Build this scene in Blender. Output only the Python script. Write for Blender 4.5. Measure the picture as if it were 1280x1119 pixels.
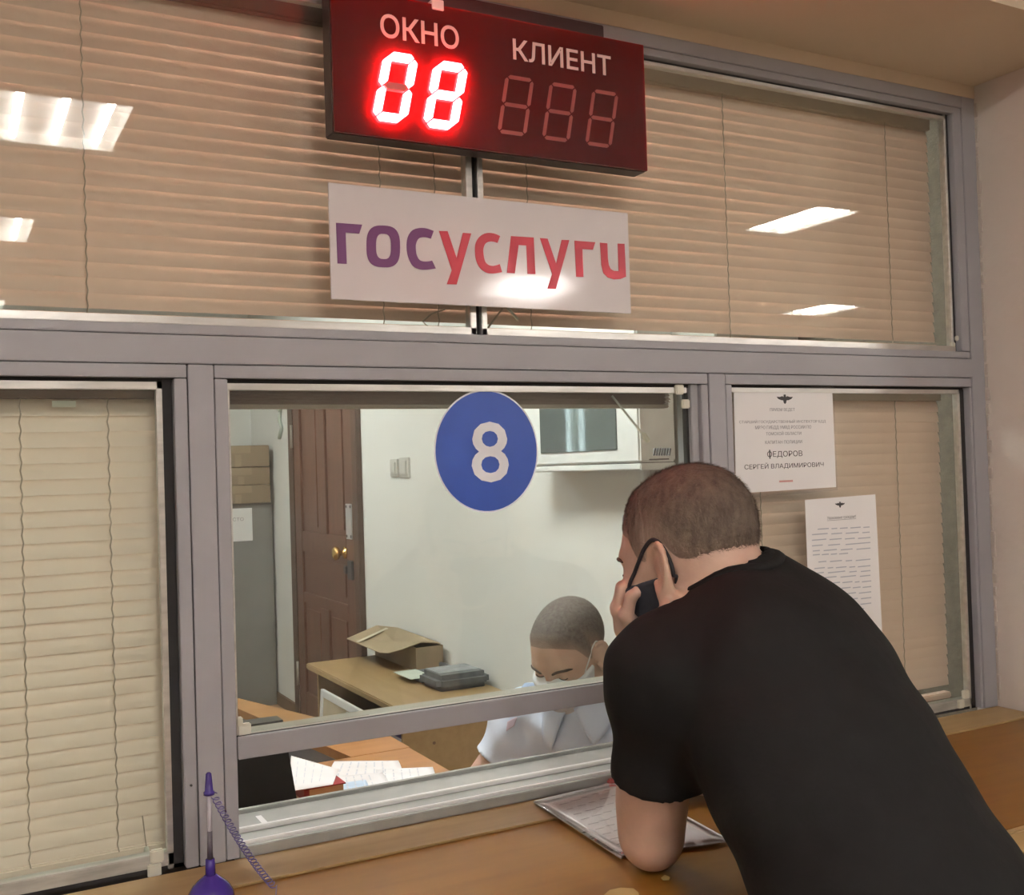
import bpy, bmesh, math, random
import numpy as np
from mathutils import Matrix, Vector

random.seed(7)
for o in list(bpy.data.objects):
    bpy.data.objects.remove(o, do_unlink=True)
scene = bpy.context.scene
COL = scene.collection

# ------------------------------------------------------------------ camera
F = 1320.0
YAW, PIT, ROL = 0.4910865, 0.01845989, -0.0314478
CAMP = np.array([0.0, -1.69, 1.62])
def _rot(y, p, r):
    cy, sy, cp, sp, cr, sr = math.cos(y), math.sin(y), math.cos(p), math.sin(p), math.cos(r), math.sin(r)
    fwd = np.array([sy*cp, cy*cp, sp]); right = np.array([cy, -sy, 0.0]); up = np.cross(right, fwd)
    return np.array([cr*right+sr*up, -sr*right+cr*up, fwd])
RM = _rot(YAW, PIT, ROL)
cam_d = bpy.data.cameras.new('camera'); cam_d.sensor_width = 36.0; cam_d.sensor_fit = 'HORIZONTAL'
cam_d.lens = F/1280*36.0; cam_d.clip_start = 0.05
cam = bpy.data.objects.new('camera', cam_d); COL.objects.link(cam)
m = Matrix.Identity(4)
for i in range(3):
    m[i][0] = RM[0][i]; m[i][1] = RM[1][i]; m[i][2] = -RM[2][i]; m[i][3] = CAMP[i]
cam.matrix_world = m
scene.camera = cam
def ray(px, py): return RM.T @ np.array([(px-640)/F, (559.5-py)/F, 1.0])
def onY(px, py, Y=0.0):
    d = ray(px, py); return CAMP+d*(Y-CAMP[1])/d[1]
def onZ(px, py, Z):
    d = ray(px, py); return CAMP+d*(Z-CAMP[2])/d[2]
def onX(px, py, X):
    d = ray(px, py); return CAMP+d*(X-CAMP[0])/d[0]
def pt(px, py, t): return CAMP+ray(px, py)*t

# ------------------------------------------------------------------ world and exposure
w = bpy.data.worlds.new('sky'); scene.world = w; w.use_nodes = True
wn = w.node_tree.nodes; wn['Background'].inputs[0].default_value = (0.85, 0.93, 1.0, 1); wn['Background'].inputs[1].default_value = 3.0
vs = scene.view_settings
vs.view_transform = 'Standard'; vs.look = 'None'; vs.exposure = 1.4; vs.gamma = 1.0; vs.use_curve_mapping = False
HALL_TUBE = 46.0      # radiance of the public hall's fluorescent tubes
OFFICE_TUBE = 42.0    # radiance of the added office tubes
HALL_TINT = (1.0, 0.935, 0.885)
OFFICE_TINT = (1.0, 0.985, 0.95)

# ------------------------------------------------------------------ materials
MATS = {}
def mat(name, col, rough=0.5, metal=0.0, var=0.06, scale=12.0, bump=0.0, bscale=60.0, stretch=None, emit=None, es=0.0, spec=0.5, col2=None, sss=0.0, ssr=None, coat=0.0):
    if name in MATS: return MATS[name]
    mt = bpy.data.materials.new(name); mt.use_nodes = True; nt = mt.node_tree; N = nt.nodes; L = nt.links
    b = N['Principled BSDF']
    b.inputs['Roughness'].default_value = rough; b.inputs['Metallic'].default_value = metal
    b.inputs['Specular IOR Level'].default_value = spec
    if coat: b.inputs['Coat Weight'].default_value = coat; b.inputs['Coat Roughness'].default_value = 0.15
    tc = N.new('ShaderNodeTexCoord'); mp = N.new('ShaderNodeMapping'); L.new(tc.outputs['Object'], mp.inputs[0])
    if stretch: mp.inputs['Scale'].default_value = stretch
    no = N.new('ShaderNodeTexNoise'); no.inputs['Scale'].default_value = scale; no.inputs['Detail'].default_value = 5
    L.new(mp.outputs[0], no.inputs['Vector'])
    cr = N.new('ShaderNodeValToRGB'); cr.color_ramp.elements[0].position = 0.3; cr.color_ramp.elements[1].position = 0.7
    c2 = col2 if col2 else tuple(min(1, c*(1+var)) for c in col); c1 = col if col2 else tuple(c*(1-var) for c in col)
    cr.color_ramp.elements[0].color = (*c1, 1); cr.color_ramp.elements[1].color = (*c2, 1)
    L.new(no.outputs[0], cr.inputs[0]); L.new(cr.outputs[0], b.inputs['Base Color'])
    if bump:
        n2 = N.new('ShaderNodeTexNoise'); n2.inputs['Scale'].default_value = bscale; n2.inputs['Detail'].default_value = 4
        L.new(mp.outputs[0], n2.inputs['Vector'])
        bp = N.new('ShaderNodeBump'); bp.inputs['Strength'].default_value = bump; bp.inputs['Distance'].default_value = 0.004
        L.new(n2.outputs[0], bp.inputs['Height']); L.new(bp.outputs[0], b.inputs['Normal'])
    if emit:
        b.inputs['Emission Color'].default_value = (*emit, 1); b.inputs['Emission Strength'].default_value = es
    if sss:
        b.inputs['Subsurface Weight'].default_value = sss; b.inputs['Subsurface Radius'].default_value = ssr or (1, .4, .2)
        b.inputs['Subsurface Scale'].default_value = 0.01
    MATS[name] = mt
    return mt
def glass_mat(name, tint=(0.93, 0.97, 0.95), f0=0.045, haze=0.02):
    mt = bpy.data.materials.new(name); mt.use_nodes = True; nt = mt.node_tree; N = nt.nodes; L = nt.links
    for n in list(N): N.remove(n)
    out = N.new('ShaderNodeOutputMaterial')
    tr = N.new('ShaderNodeBsdfTransparent'); tr.inputs[0].default_value = (*tint, 1)
    gl = N.new('ShaderNodeBsdfGlossy'); gl.inputs['Roughness'].default_value = 0.012; gl.inputs[0].default_value = (1, 1, 1, 1)
    df = N.new('ShaderNodeBsdfDiffuse'); df.inputs[0].default_value = (0.6, 0.58, 0.54, 1)
    lw = N.new('ShaderNodeLayerWeight'); lw.inputs[0].default_value = 0.5
    pw = N.new('ShaderNodeMath'); pw.operation = 'POWER'; pw.inputs[1].default_value = 5.0; L.new(lw.outputs['Facing'], pw.inputs[0])
    ma = N.new('ShaderNodeMath'); ma.operation = 'MULTIPLY_ADD'; ma.inputs[1].default_value = 1-f0; ma.inputs[2].default_value = f0; L.new(pw.outputs[0], ma.inputs[0])
    tc = N.new('ShaderNodeTexCoord'); no = N.new('ShaderNodeTexNoise'); no.inputs['Scale'].default_value = 6; no.inputs['Detail'].default_value = 6; L.new(tc.outputs['Object'], no.inputs['Vector'])
    hz = N.new('ShaderNodeMath'); hz.operation = 'MULTIPLY'; hz.inputs[1].default_value = haze*2; L.new(no.outputs[0], hz.inputs[0])
    m1 = N.new('ShaderNodeMixShader'); L.new(hz.outputs[0], m1.inputs[0]); L.new(tr.outputs[0], m1.inputs[1]); L.new(df.outputs[0], m1.inputs[2])
    m2 = N.new('ShaderNodeMixShader'); L.new(ma.outputs[0], m2.inputs[0]); L.new(m1.outputs[0], m2.inputs[1]); L.new(gl.outputs[0], m2.inputs[2])
    L.new(m2.outputs[0], out.inputs[0]); MATS[name] = mt
    return mt
GLASS = glass_mat('window_glass', f0=0.03)
CLEAR = glass_mat('clear_plastic', tint=(0.97, 0.97, 0.975), f0=0.03, haze=0.03)
FRAME = mat('grey_painted_aluminium', (0.338, 0.337, 0.357), 0.42, 0.0, 0.05, 3.0)
SILVER = mat('bare_aluminium', (0.62, 0.61, 0.58), 0.28, 0.75, 0.15, 9, stretch=(1, 8, 8))
DIRTY_ALU = mat('scuffed_aluminium', (0.50, 0.50, 0.47), 0.38, 0.55, 0.22, 14, stretch=(1, 6, 6))
BLACK_GAP = mat('black_rubber_seal', (0.02, 0.018, 0.018), 0.8)
SLAT = mat('beige_blind_slat', (0.79, 0.555, 0.445), 0.42, 0, 0.03, 2)
SLAT_L = mat('pale_beige_blind_slat', (0.85, 0.69, 0.57), 0.4, 0, 0.03, 2)
RAILM = mat('shade_toned_blind_rail', (0.20, 0.13, 0.10), 0.5)  # shade on the headrail under the frame is put into this brown
PALE_RAIL = mat('tan_blind_rail', (0.50, 0.39, 0.30), 0.5)
CORD = mat('blind_cord', (0.42, 0.34, 0.26), 0.8)
HALLWALL = mat('cream_painted_plaster', (0.58, 0.53, 0.475), 0.75, 0, 0.04, 3, 0.25, 40)
SOFFIT = mat('tan_painted_soffit', (0.60, 0.495, 0.36), 0.7, 0, 0.04, 2, 0.1, 30)
OFFWALL = mat('white_office_wall', (0.80, 0.80, 0.77), 0.8, 0, 0.025, 2, 0.12, 30)
CEIL = mat('white_ceiling', (0.75, 0.72, 0.67), 0.85, 0, 0.03, 2)
FLOORM = mat('brown_stone_floor', (0.30, 0.24, 0.18), 0.4, 0, 0.15, 5)
LINO = mat('brown_office_linoleum', (0.25, 0.15, 0.08), 0.45, 0, 0.15, 6)
COUNTER = mat('orange_brown_laminate', (0.180, 0.077, 0.010), 0.42, 0, 0.2, 3.5, stretch=(1.2, 9, 9), spec=.3, col2=(0.225, 0.099, 0.014))
BATTEN = mat('pale_pine_batten', (0.30, 0.195, 0.080), 0.45, 0, 0.2, 5, stretch=(1, 9, 9), col2=(0.36, 0.243, 0.108))
WHITEP = mat('white_paper', (0.82, 0.82, 0.82), 0.6, 0, 0.02, 8)
INK = mat('black_ink', (0.05, 0.05, 0.055), 0.6)
GREYINK = mat('grey_ink', (0.28, 0.28, 0.30), 0.6)
BLUEINK = mat('blue_grey_ink', (0.47, 0.50, 0.56), 0.6)
REDINK = mat('red_ink', (0.65, 0.35, 0.33), 0.6)
CARD = mat('brown_cardboard', (0.27, 0.195, 0.12), 0.75, 0, 0.08, 8)
CARDIN = mat('pale_cardboard', (0.33, 0.25, 0.155), 0.75, 0, 0.06, 8)

# ------------------------------------------------------------------ mesh helpers
def link(o): COL.objects.link(o); return o
def empty(name, loc, label=None, cat=None, group=None, kind=None):
    o = bpy.data.objects.new(name, None); link(o); o.location = loc; o.empty_display_size = 0.05
    tag(o, label, cat, group, kind); return o
def tag(o, label=None, cat=None, group=None, kind=None):
    if label: o['label'] = label
    if cat: o['category'] = cat
    if group: o['group'] = group
    if kind: o['kind'] = kind
    return o
def world_loc(o):
    v = Vector((0, 0, 0))
    while o is not None: v = v + Vector(o.location); o = o.parent
    return v
def mesh_obj(name, V, Fc, material, parent=None, smooth=False, origin=None):
    V = np.asarray(V, dtype=np.float64).reshape(-1, 3)
    if origin is None:
        origin = V.mean(0) if parent is not None else np.array([V[:, 0].mean(), V[:, 1].mean(), V[:, 2].min()])
    origin = np.asarray(origin, float)
    me = bpy.data.meshes.new(name)
    me.from_pydata((V-origin).tolist(), [], [list(map(int, f)) for f in Fc]); me.update()
    me.materials.append(material)
    if smooth: me.polygons.foreach_set('use_smooth', [True]*len(me.polygons))
    o = link(bpy.data.objects.new(name, me))
    base = Vector((0, 0, 0))
    if parent is not None: o.parent = parent; base = world_loc(parent)
    o.location = Vector(origin)-base
    return o
class MB:
    def __init__(s): s.V = []; s.F = []
    def add(s, V, Fc):
        n = len(s.V); s.V += [tuple(v) for v in V]; s.F += [tuple(i+n for i in f) for f in Fc]; return s
    def box(s, lo, hi, bev=0.0, R=None, c=None):
        bm = bmesh.new(); bmesh.ops.create_cube(bm, size=1)
        lo = np.minimum(lo, hi)*1.0; hi2 = np.maximum(np.asarray(lo), np.asarray(hi, float))
        lo = np.asarray(lo); d = hi2-lo; ce = (hi2+lo)/2
        for v in bm.verts: v.co = Vector((v.co.x*d[0]+ce[0], v.co.y*d[1]+ce[1], v.co.z*d[2]+ce[2]))
        if bev: bmesh.ops.bevel(bm, geom=bm.edges[:], offset=min(bev, d.min()*0.45), segments=2, affect='EDGES')
        if R is not None:
            cc = Vector(c if c is not None else ce); bmesh.ops.rotate(bm, cent=cc, matrix=R, verts=bm.verts)
        bm.verts.index_update(); s.add([v.co[:] for v in bm.verts], [[v.index for v in f.verts] for f in bm.faces]); bm.free(); return s
    def lathe(s, p0, axis, prof, n=20):
        axis = Vector(axis).normalized(); a = axis.orthogonal().normalized(); b = axis.cross(a); V = []; Fc = []
        for (h, r) in prof:
            for k in range(n):
                t = 2*math.pi*k/n; V.append(tuple(Vector(p0)+axis*h+(a*math.cos(t)+b*math.sin(t))*r))
        for i in range(len(prof)-1):
            for k in range(n): Fc.append((i*n+k, i*n+(k+1) % n, (i+1)*n+(k+1) % n, (i+1)*n+k))
        Fc.append(tuple(range(n))[::-1]); Fc.append(tuple(range((len(prof)-1)*n, len(prof)*n)))
        return s.add(V, Fc)
    def cyl(s, p0, p1, r, n=12, r2=None):
        d = Vector(p1)-Vector(p0); return s.lathe(p0, d, [(0, r), (d.length, r if r2 is None else r2)], n)
    def tube(s, path, r, n=6):
        P = [Vector(p) for p in path]; V = []; Fc = []; ref = None
        for i, p in enumerate(P):
            t = (P[min(i+1, len(P)-1)]-P[max(i-1, 0)]).normalized()
            a = t.orthogonal().normalized() if ref is None else (ref-t*ref.dot(t)).normalized()
            ref = a; b = t.cross(a); rr = r[i] if hasattr(r, '__len__') else r
            for k in range(n):
                th = 2*math.pi*k/n; V.append(tuple(p+(a*math.cos(th)+b*math.sin(th))*rr))
        for i in range(len(P)-1):
            for k in range(n): Fc.append((i*n+k, i*n+(k+1) % n, (i+1)*n+(k+1) % n, (i+1)*n+k))
        Fc.append(tuple(range(n))[::-1]); Fc.append(tuple(range((len(P)-1)*n, len(P)*n)))
        return s.add(V, Fc)
    def prism(s, pts, off):
        n = len(pts); off = Vector(off); A = [Vector(p) for p in pts]
        V = [tuple(p) for p in A]+[tuple(p+off) for p in A]
        Fc = [tuple(range(n)), tuple(range(2*n-1, n-1, -1))]+[(i, i+n, (i+1) % n+n, (i+1) % n) for i in range(n)]
        return s.add(V, Fc)
    def ring(s, outer, inner, off, closed=True):
        n = len(outer); off = Vector(off); V = []
        for L_ in (outer, inner): V += [tuple(Vector(p)) for p in L_]
        for L_ in (outer, inner): V += [tuple(Vector(p)+off) for p in L_]
        Fc = []
        for i in range(n if closed else n-1):
            j = (i+1) % n
            Fc += [(i, j, n+j, n+i), (2*n+i, 3*n+i, 3*n+j, 2*n+j), (i, 2*n+i, 2*n+j, j), (n+i, n+j, 3*n+j, 3*n+i)]
        if not closed: Fc += [(0, n, 3*n, 2*n), (n-1, 3*n-1, 4*n-1, 2*n-1)]
        return s.add(V, Fc)
    def build(s, name, material, parent=None, smooth=False, origin=None): return mesh_obj(name, s.V, s.F, material, parent, smooth, origin)
def box(name, lo, hi, material, parent=None, bev=0.0, R=None, c=None): return MB().box(lo, hi, bev, R, c).build(name, material, parent)
def fix_normals(o):
    bm = bmesh.new(); bm.from_mesh(o.data); bmesh.ops.recalc_face_normals(bm, faces=bm.faces); bm.to_mesh(o.data); bm.free(); return o
def rotz(a): return Matrix.Rotation(a, 3, 'Z')
def text_obj(name, s, x0, x1, z0, z1, y, material, parent, depth=0.0006, bold=0.0, fit_w=True, shear=0.0):
    cu = bpy.data.curves.new(name, 'FONT'); cu.body = s; cu.size = 1; cu.extrude = 0.01; cu.offset = bold; cu.resolution_u = 3
    to = link(bpy.data.objects.new(name, cu)); dg = bpy.context.evaluated_depsgraph_get()
    me = bpy.data.meshes.new_from_object(to.evaluated_get(dg)); bpy.data.objects.remove(to)
    n = len(me.vertices); V = np.zeros(n*3); me.vertices.foreach_get('co', V); V = V.reshape(-1, 3)
    Fc = [list(p.vertices) for p in me.polygons]; bpy.data.meshes.remove(me)
    mn, mx = V.min(0), V.max(0); hsc = (z1-z0)/(mx[1]-mn[1]); wsc = (x1-x0)/(mx[0]-mn[0]) if fit_w else hsc
    X = x0+(V[:, 0]-mn[0])*wsc; Z = z0+(V[:, 1]-mn[1])*hsc; Y = y-(V[:, 2]-mn[2])/(mx[2]-mn[2])*depth
    X = X+shear*(Z-z0)
    return mesh_obj(name, np.stack([X, Y, Z], 1), Fc, material, parent)

# ================================================================== STRUCTURE
CT = 1.012            # counter height
OF = 0.13             # raised office floor
def struct(name, mb, material, label=None): return tag(mb.build(name, material), label, None, None, 'structure')
struct('floor', MB().box((-5, -9.5, -0.1), (9, -0.3, 0.0)), FLOORM, 'brown stone floor of the public hall')
struct('ceiling', MB().box((-5, -9.5, 3.0), (9, -0.34, 3.1)), CEIL, 'white ceiling of the public hall')
struct('wall_left', MB().box((-5.1, -9.5, 0), (-5, -0.34, 3.0)), HALLWALL, 'cream side wall of the public hall')
struct('wall_far_right', MB().box((9, -9.5, 0), (9.1, -0.34, 3.0)), HALLWALL, 'cream far side wall of the public hall')
struct('wall_rear', MB().box((-5, -9.6, 0), (9, -9.5, 3.0)), HALLWALL, 'cream rear wall of the public hall')
struct('wall_right', MB().box((2.195, -0.34, 0), (9, 0.06, 3.0)), HALLWALL, 'cream plaster pier with chipped edge beside the glazed partition')
struct('wall_front_left', MB().box((-5, -0.34, 0), (-1.05, 0.06, 3.0)), HALLWALL, 'cream wall at the end of the glazed partition')
struct('wall_front', MB().box((-1.05, -0.02, 0), (2.195, 0.06, 0.985)), HALLWALL, 'wall below the service counter')
struct('trim_1', MB().box((-1.05, -0.34, 2.5), (2.195, 0.06, 3.0)).box((-1.05, 0.0, 2.47), (2.195, 0.06, 2.502)), SOFFIT, 'tan boxed soffit above the glazed partition')
# chipped plaster edge along the frame on the pier
e = MB()
for k in range(46):
    z = 1.03+k*0.031; wd = random.choice((.001, .001, .002, .003, .006))
    e.box((2.192-wd*0.3, -0.004-wd, z), (2.196, 0.0, z+random.uniform(0.02, 0.034)))
tag(e.build('trim_2', mat('chipped_plaster', (0.50, 0.45, 0.40), 0.9), None), 'ragged plaster edge against the grey frame', None, None, 'structure')

struct('floor_office', MB().box((-2.2, 0.06, OF-0.1), (2.2, 5.65, OF)), LINO, 'brown linoleum floor of the office')
struct('ceiling_office', MB().box((-2.2, 0.06, 2.85), (2.3, 5.75, 2.95)), CEIL, 'white ceiling of the office')
struct('wall_office_left', MB().box((-2.3, 0.06, OF-0.1), (-2.2, 5.75, 2.95)), OFFWALL, 'white left wall of the office')
wb = MB(); WX0, WX1, WZ0, WZ1 = -1.60, -0.50, 1.0, 2.35
wb.box((-2.2, 5.65, OF-.1), (WX0, 5.75, 2.95)).box((WX1, 5.65, OF-.1), (2.2, 5.75, 2.95)).box((WX0, 5.65, OF-.1), (WX1, 5.75, WZ0)).box((WX0, 5.65, WZ1), (WX1, 5.75, 2.95))
struct('wall_office_back', wb, OFFWALL, 'white back wall of the office')
RX = 1.87
struct('wall_office_right', MB().box((RX, 0.96, OF-0.1), (2.2, 5.65, 2.95)), OFFWALL, 'white wall beside the office door')
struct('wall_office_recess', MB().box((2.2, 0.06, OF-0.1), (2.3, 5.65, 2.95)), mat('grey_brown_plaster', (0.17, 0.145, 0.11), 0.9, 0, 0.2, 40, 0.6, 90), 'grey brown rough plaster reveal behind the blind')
struct('trim_3', MB().box((RX-0.012, 0.945, OF), (RX+0.012, 0.962, 2.85)), mat('white_trim', (0.85, 0.85, 0.83), 0.5), 'white corner strip at the end of the office wall')
BROWN = mat('brown_skirting', (0.16, 0.09, 0.05), 0.5)
struct('baseboard_right', MB().box((RX-0.015, 4.70, OF), (RX, 5.65, OF+0.075)), BROWN, 'brown skirting board beside the office door')
struct('baseboard_right_near', MB().box((RX-0.015, 0.97, OF), (RX, 3.40, OF+0.075)), BROWN, 'brown skirting board under the white office wall')

# ------------------------------------------------------------------ office back window (daylight)
wr = empty('window_2', (-1.05, 5.65, WZ0), 'office window with grille and curtains', None, None, 'structure')
WF = mat('white_window_frame', (0.8, 0.8, 0.78), 0.5)
MB().box((WX0, 5.66, WZ0), (WX0+.06, 5.72, WZ1)).box((WX1-.06, 5.66, WZ0), (WX1, 5.72, WZ1)).box((WX0, 5.66, WZ0), (WX1, 5.72, WZ0+.06)).box((WX0, 5.66, WZ1-.06), (WX1, 5.72, WZ1)).box((-1.08, 5.66, WZ0), (-1.04, 5.72, WZ1)).build('window_frame', WF, wr)
for a, b in ((WX0+.06, -1.08), (-1.04, WX1-.06)): box('pane', (a, 5.688, WZ0+.06), (b, 5.693, WZ1-.06), GLASS, wr)
gm = MB()
for k in range(8):
    x = WX0+.09+k*0.13
    gm.cyl((x, 5.735, WZ0), (x, 5.735, WZ1), 0.006, 6)
    for zc in (1.35, 1.95):
        gm.tube([(x+0.06*math.sin(t)*math.exp(-.12*t), 5.735, zc+0.09*math.cos(t)*math.exp(-.12*t)) for t in np.linspace(0, 9, 26)], 0.004, 4)
gm.build('grille', mat('black_iron', (0.03, 0.03, 0.03), 0.5), wr)
CURT = mat('sage_curtain', (0.34, 0.44, 0.38), 0.85, 0, 0.08, 4)
for (a, b, lab) in ((-1.75, -1.06, 'sage green curtain drawn across half of the office window'), (-0.90, -0.25, 'dark brown curtain added at the office window to darken the wall unit reflection')):  # dark curtain is made up to darken the wall unit's mirror image
    n = 48; V = []; Fc = []
    for k in range(n):
        x = a+(b-a)*k/(n-1); y = 5.56+0.025*math.sin(k*0.9)
        V += [(x, y, 0.6), (x, y, 2.5575), (x, y+.004, 2.5575), (x, y+.004, 0.6)]
    for k in range(n-1):
        q = 4*k
        Fc += [(q, q+1, q+5, q+4), (q+2, q+3, q+7, q+6), (q+1, q+2, q+6, q+5), (q+3, q, q+4, q+7)]
    Fc += [(0, 3, 2, 1), (4*n-4, 4*n-3, 4*n-2, 4*n-1)]
    tag(mesh_obj('curtain', V, Fc, CURT if a < -1 else mat('added_dark_curtain', (.06, .045, .04), .85), None, True), lab, 'curtain', 'office curtains')
tag(MB().cyl((-2.1, 5.56, 2.57), (0.05, 5.56, 2.57), 0.012, 10).build('curtain_rod', WF), 'white rod above the office window', 'curtain rod')

# ------------------------------------------------------------------ ceiling lights
HOUS = mat('white_lamp_housing', (0.85, 0.85, 0.83), 0.5)
TUBE_H = mat('lit_hall_tube', (1, 1, 1), 0.5, emit=HALL_TINT, es=HALL_TUBE)
TUBE_O = mat('added_office_tube', (1, 1, 1), 0.5, emit=OFFICE_TINT, es=OFFICE_TUBE)
def troffer(x, y, zc, wid, n, tm, label, group, along='y', ln=0.6):
    r = empty('ceiling_light', (x, y, zc), label, 'ceiling light', group)
    hx, hy = wid/2, ln/2
    MB().box((x-hx, y-hy, zc-.055), (x-hx+.012, y+hy, zc)).box((x+hx-.012, y-hy, zc-.055), (x+hx, y+hy, zc)).box((x-hx, y-hy, zc-.055), (x+hx, y-hy+.012, zc)).box((x-hx, y+hy-.012, zc-.055), (x+hx, y+hy, zc)).build('frame', HOUS, r)
    box('reflector', (x-hx+.012, y-hy+.012, zc-.006), (x+hx-.012, y+hy-.012, zc-.001), HOUS, r)
    for k in range(n):
        xx = x-hx+wid*(k+.5)/n
        MB().cyl((xx, y-hy+.02, zc-.032), (xx, y+hy-.02, zc-.032), 0.014, 8).build('tube', tm, r)
    return r
for (x, y, wd, n, lab) in ((0.32, -2.47, .6, 4, 'four-tube light in the hall ceiling near the glazed partition'),
        (0.12, -4.36, .6, 4, 'four-tube light in the hall ceiling, second row from the partition'),
        (4.24, -2.68, .33, 3, 'narrow three-tube light in the hall ceiling'),
        (6.98, -5.32, .46, 4, 'four-tube light near the far side wall of the hall'),
        (3.84, -5.2, .6, 4, 'four-tube light in the middle of the hall ceiling'),
        (3.7, -7.73, .6, 4, 'four-tube light over the back of the hall'),
        (6.7, -7.8, .6, 4, 'four-tube light in the rear corner of the hall'),
        (-3.2, -2.47, .6, 4, 'unseen added four-tube light by the left wall of the hall'),
        (-3.2, -5.2, .6, 4, 'unseen added four-tube light further back by the left wall'),
        (0.1, -7.0, .6, 4, 'unseen added four-tube light over the rear left of the hall')):  # last three are unseen, added to brighten the hall
    troffer(x, y, 3.0, wd, n, TUBE_H, lab, 'hall ceiling lights')
for (x, y) in ((0.85, 1.05), (0.4, 3.6)):  # neither is seen; both added to light the office and the seated man
    troffer(x, y, 2.85, .6, 4, TUBE_O, 'unseen added four-tube light in the office ceiling, '+('nearer to the partition' if y < 3 else 'nearer to the curtained window'), 'added office ceiling lights')

# ------------------------------------------------------------------ glazed partition
win = empty('window_1', (0.6, 0.0, CT), 'grey aluminium framed glass partition with a service hatch', None, None, 'structure')
def wpart(name, lo, hi, material=FRAME, bev=0.0012): return box(name, lo, hi, material, win, bev)
ZB, ZR0, ZR1, ZT0, ZT1 = 1.016, 1.770, 1.860, 2.430, 2.470
g = 0.0008
# cores
wpart('frame_core', (-1.05, .012, 1.799), (2.193, .052, 1.841), BLACK_GAP, 0)
wpart('frame_core', (.318, .012, ZB), (.392, .052, 1.80), BLACK_GAP, 0)
wpart('frame_core', (1.345, .012, ZB), (1.415, .052, 1.80), BLACK_GAP, 0)
# rail, posts
wpart('rail', (-1.05, 0, 1.797+g), (2.15, .05, 1.843-g))
wpart('post', (.333+g, 0, ZB), (.374-g, .05, 1.797-g))
wpart('post', (1.359+g, 0, ZB), (1.402-g, .05, 1.797-g))
wpart('post', (2.147, 0, ZB), (2.193, .05, ZT1))
wpart('post', (-1.05, 0, ZB), (-1.0, .05, ZT1))
wpart('top_rail', (-1.0, 0, ZT0+.012), (2.147-g, .05, ZT1))
# glazing beads
def bead(x0, x1, z0, z1, y0=.002, m_=FRAME): return wpart('glazing_bead', (x0+g, y0, z0+g), (x1-g, .04, z1-g), m_)
bead(-1.0, 2.147, 1.843, ZR1)
bead(-1.0, 2.147, ZT0-.004, ZT0+.012)
bead(2.118, 2.147, ZR1, ZT0)
bead(-1.0, .333, ZR0+.005, 1.797); bead(.374, 1.359, ZR0+.005, 1.797); bead(1.402, 2.147, ZR0+.005, 1.797)
bead(.312, .333, ZB, ZR0+.005); bead(.374, .396, ZB, ZR0+.005)
bead(1.340, 1.359, ZB, ZR0+.005); bead(1.402, 1.421, ZB, ZR0+.005); bead(2.137, 2.147, ZB, ZR0+.005)
wpart('reveal', (1.322, .012, ZB), (1.340, .06, ZR0+.005), mat('dull_grey_reveal', (.30, .30, .31), .5))
# black seals
for lo, hi in (((.297, .018, ZB), (.312, .034, ZR0+.004)), ((1.316, .022, ZB), (1.322, .034, ZR0)), ((2.122, .018, ZB), (2.137, .034, ZR0)), ((-1.0, .02, ZR0-.001), (2.137, .032, ZR0+.006)),
               ((-1.0, .018, ZB), (.312, .03, ZB+.006)), ((1.421, .018, ZB), (2.137, .03, ZB+.006)), ((.846, .024, ZR1), (.857, .034, ZT0)), ((2.110, .018, ZR1), (2.118, .034, ZT0)), ((-1.0, .02, ZT0-.010), (2.118, .032, ZT0-.003))):
    wpart('seal', lo, hi, BLACK_GAP, 0)
# bare aluminium inner beads round the panes
for lo, hi in (((-1.0, .012, ZR1), (.846, .034, ZR1+.013)), ((.857, .012, ZR1), (2.11, .034, ZR1+.013)),
               ((.834, .012, ZR1), (.846, .034, ZT0)), ((.857, .012, ZR1), (.868, .034, ZT0)),
               ((.288, .016, ZB), (.297, .034, ZR0)), ((-1.0, .016, ZR0-.012), (.297, .034, ZR0)),
               ((.396, .016, ZR0-.012), (1.316, .034, ZR0-.001)), ((.396, .010, 1.206), (.400, .034, ZR0-.012)),
               ((1.421, .016, ZR0-.010), (2.122, .034, ZR0)), ((2.116, .016, ZB), (2.122, .034, ZR0)), ((2.104, .016, ZR1), (2.110, .034, ZT0)), ((-1.0, .016, ZT0-.016), (2.11, .034, ZT0-.008))):
    wpart('inner_bead', lo, hi, SILVER)
wpart('bottom_track', (-1.0, .016, ZB+.006), (.297, .04, ZB+.026), DIRTY_ALU)
wpart('bottom_track', (1.421, .016, ZB+.006), (2.122, .04, ZB+.026), DIRTY_ALU)
# panes
def pane(x0, x1, z0, z1, y=.020): return box('pane', (x0, y, z0), (x1, y+.005, z1), GLASS, win)
pane(-1.0, .846, ZR1, ZT0); pane(.857, 2.116, ZR1, ZT0); pane(-1.0, .300, ZB+.01, ZR0); pane(.396, 1.318, 1.2065, ZR0); pane(1.421, 2.124, ZB+.01, ZR0)
# hatch bar and sill tray
hb = wpart('hatch_bar', (.396, -.002, 1.171), (1.322, .012, 1.206))
wpart('hatch_bar_top', (.396, .012, 1.175), (1.322, .075, 1.203), mat('brown_tinted_aluminium', (.36, .33, .28), .32, .5))
wpart('hatch_bar_edge', (.396, .006, 1.203), (1.322, .012, 1.2066), BLACK_GAP, 0)
SILLM = mat('dull_scuffed_sill', (0.36, 0.37, 0.35), 0.36, 0.25, 0.10, 22)
RIDGE = mat('polished_ridge', (.80, .80, .78), .3, .1)
wpart('sill_front', (.396, -.001, ZB), (1.340, .012, 1.033), SILLM)
wpart('sill_tray', (.396, .012, 1.0), (1.322, .188, 1.029), SILLM)
wpart('sill_ridge', (.396, .012, 1.029), (1.322, .019, 1.0375), RIDGE)
wpart('sill_ridge', (.396, .078, 1.029), (1.322, .088, 1.037), RIDGE)
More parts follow.
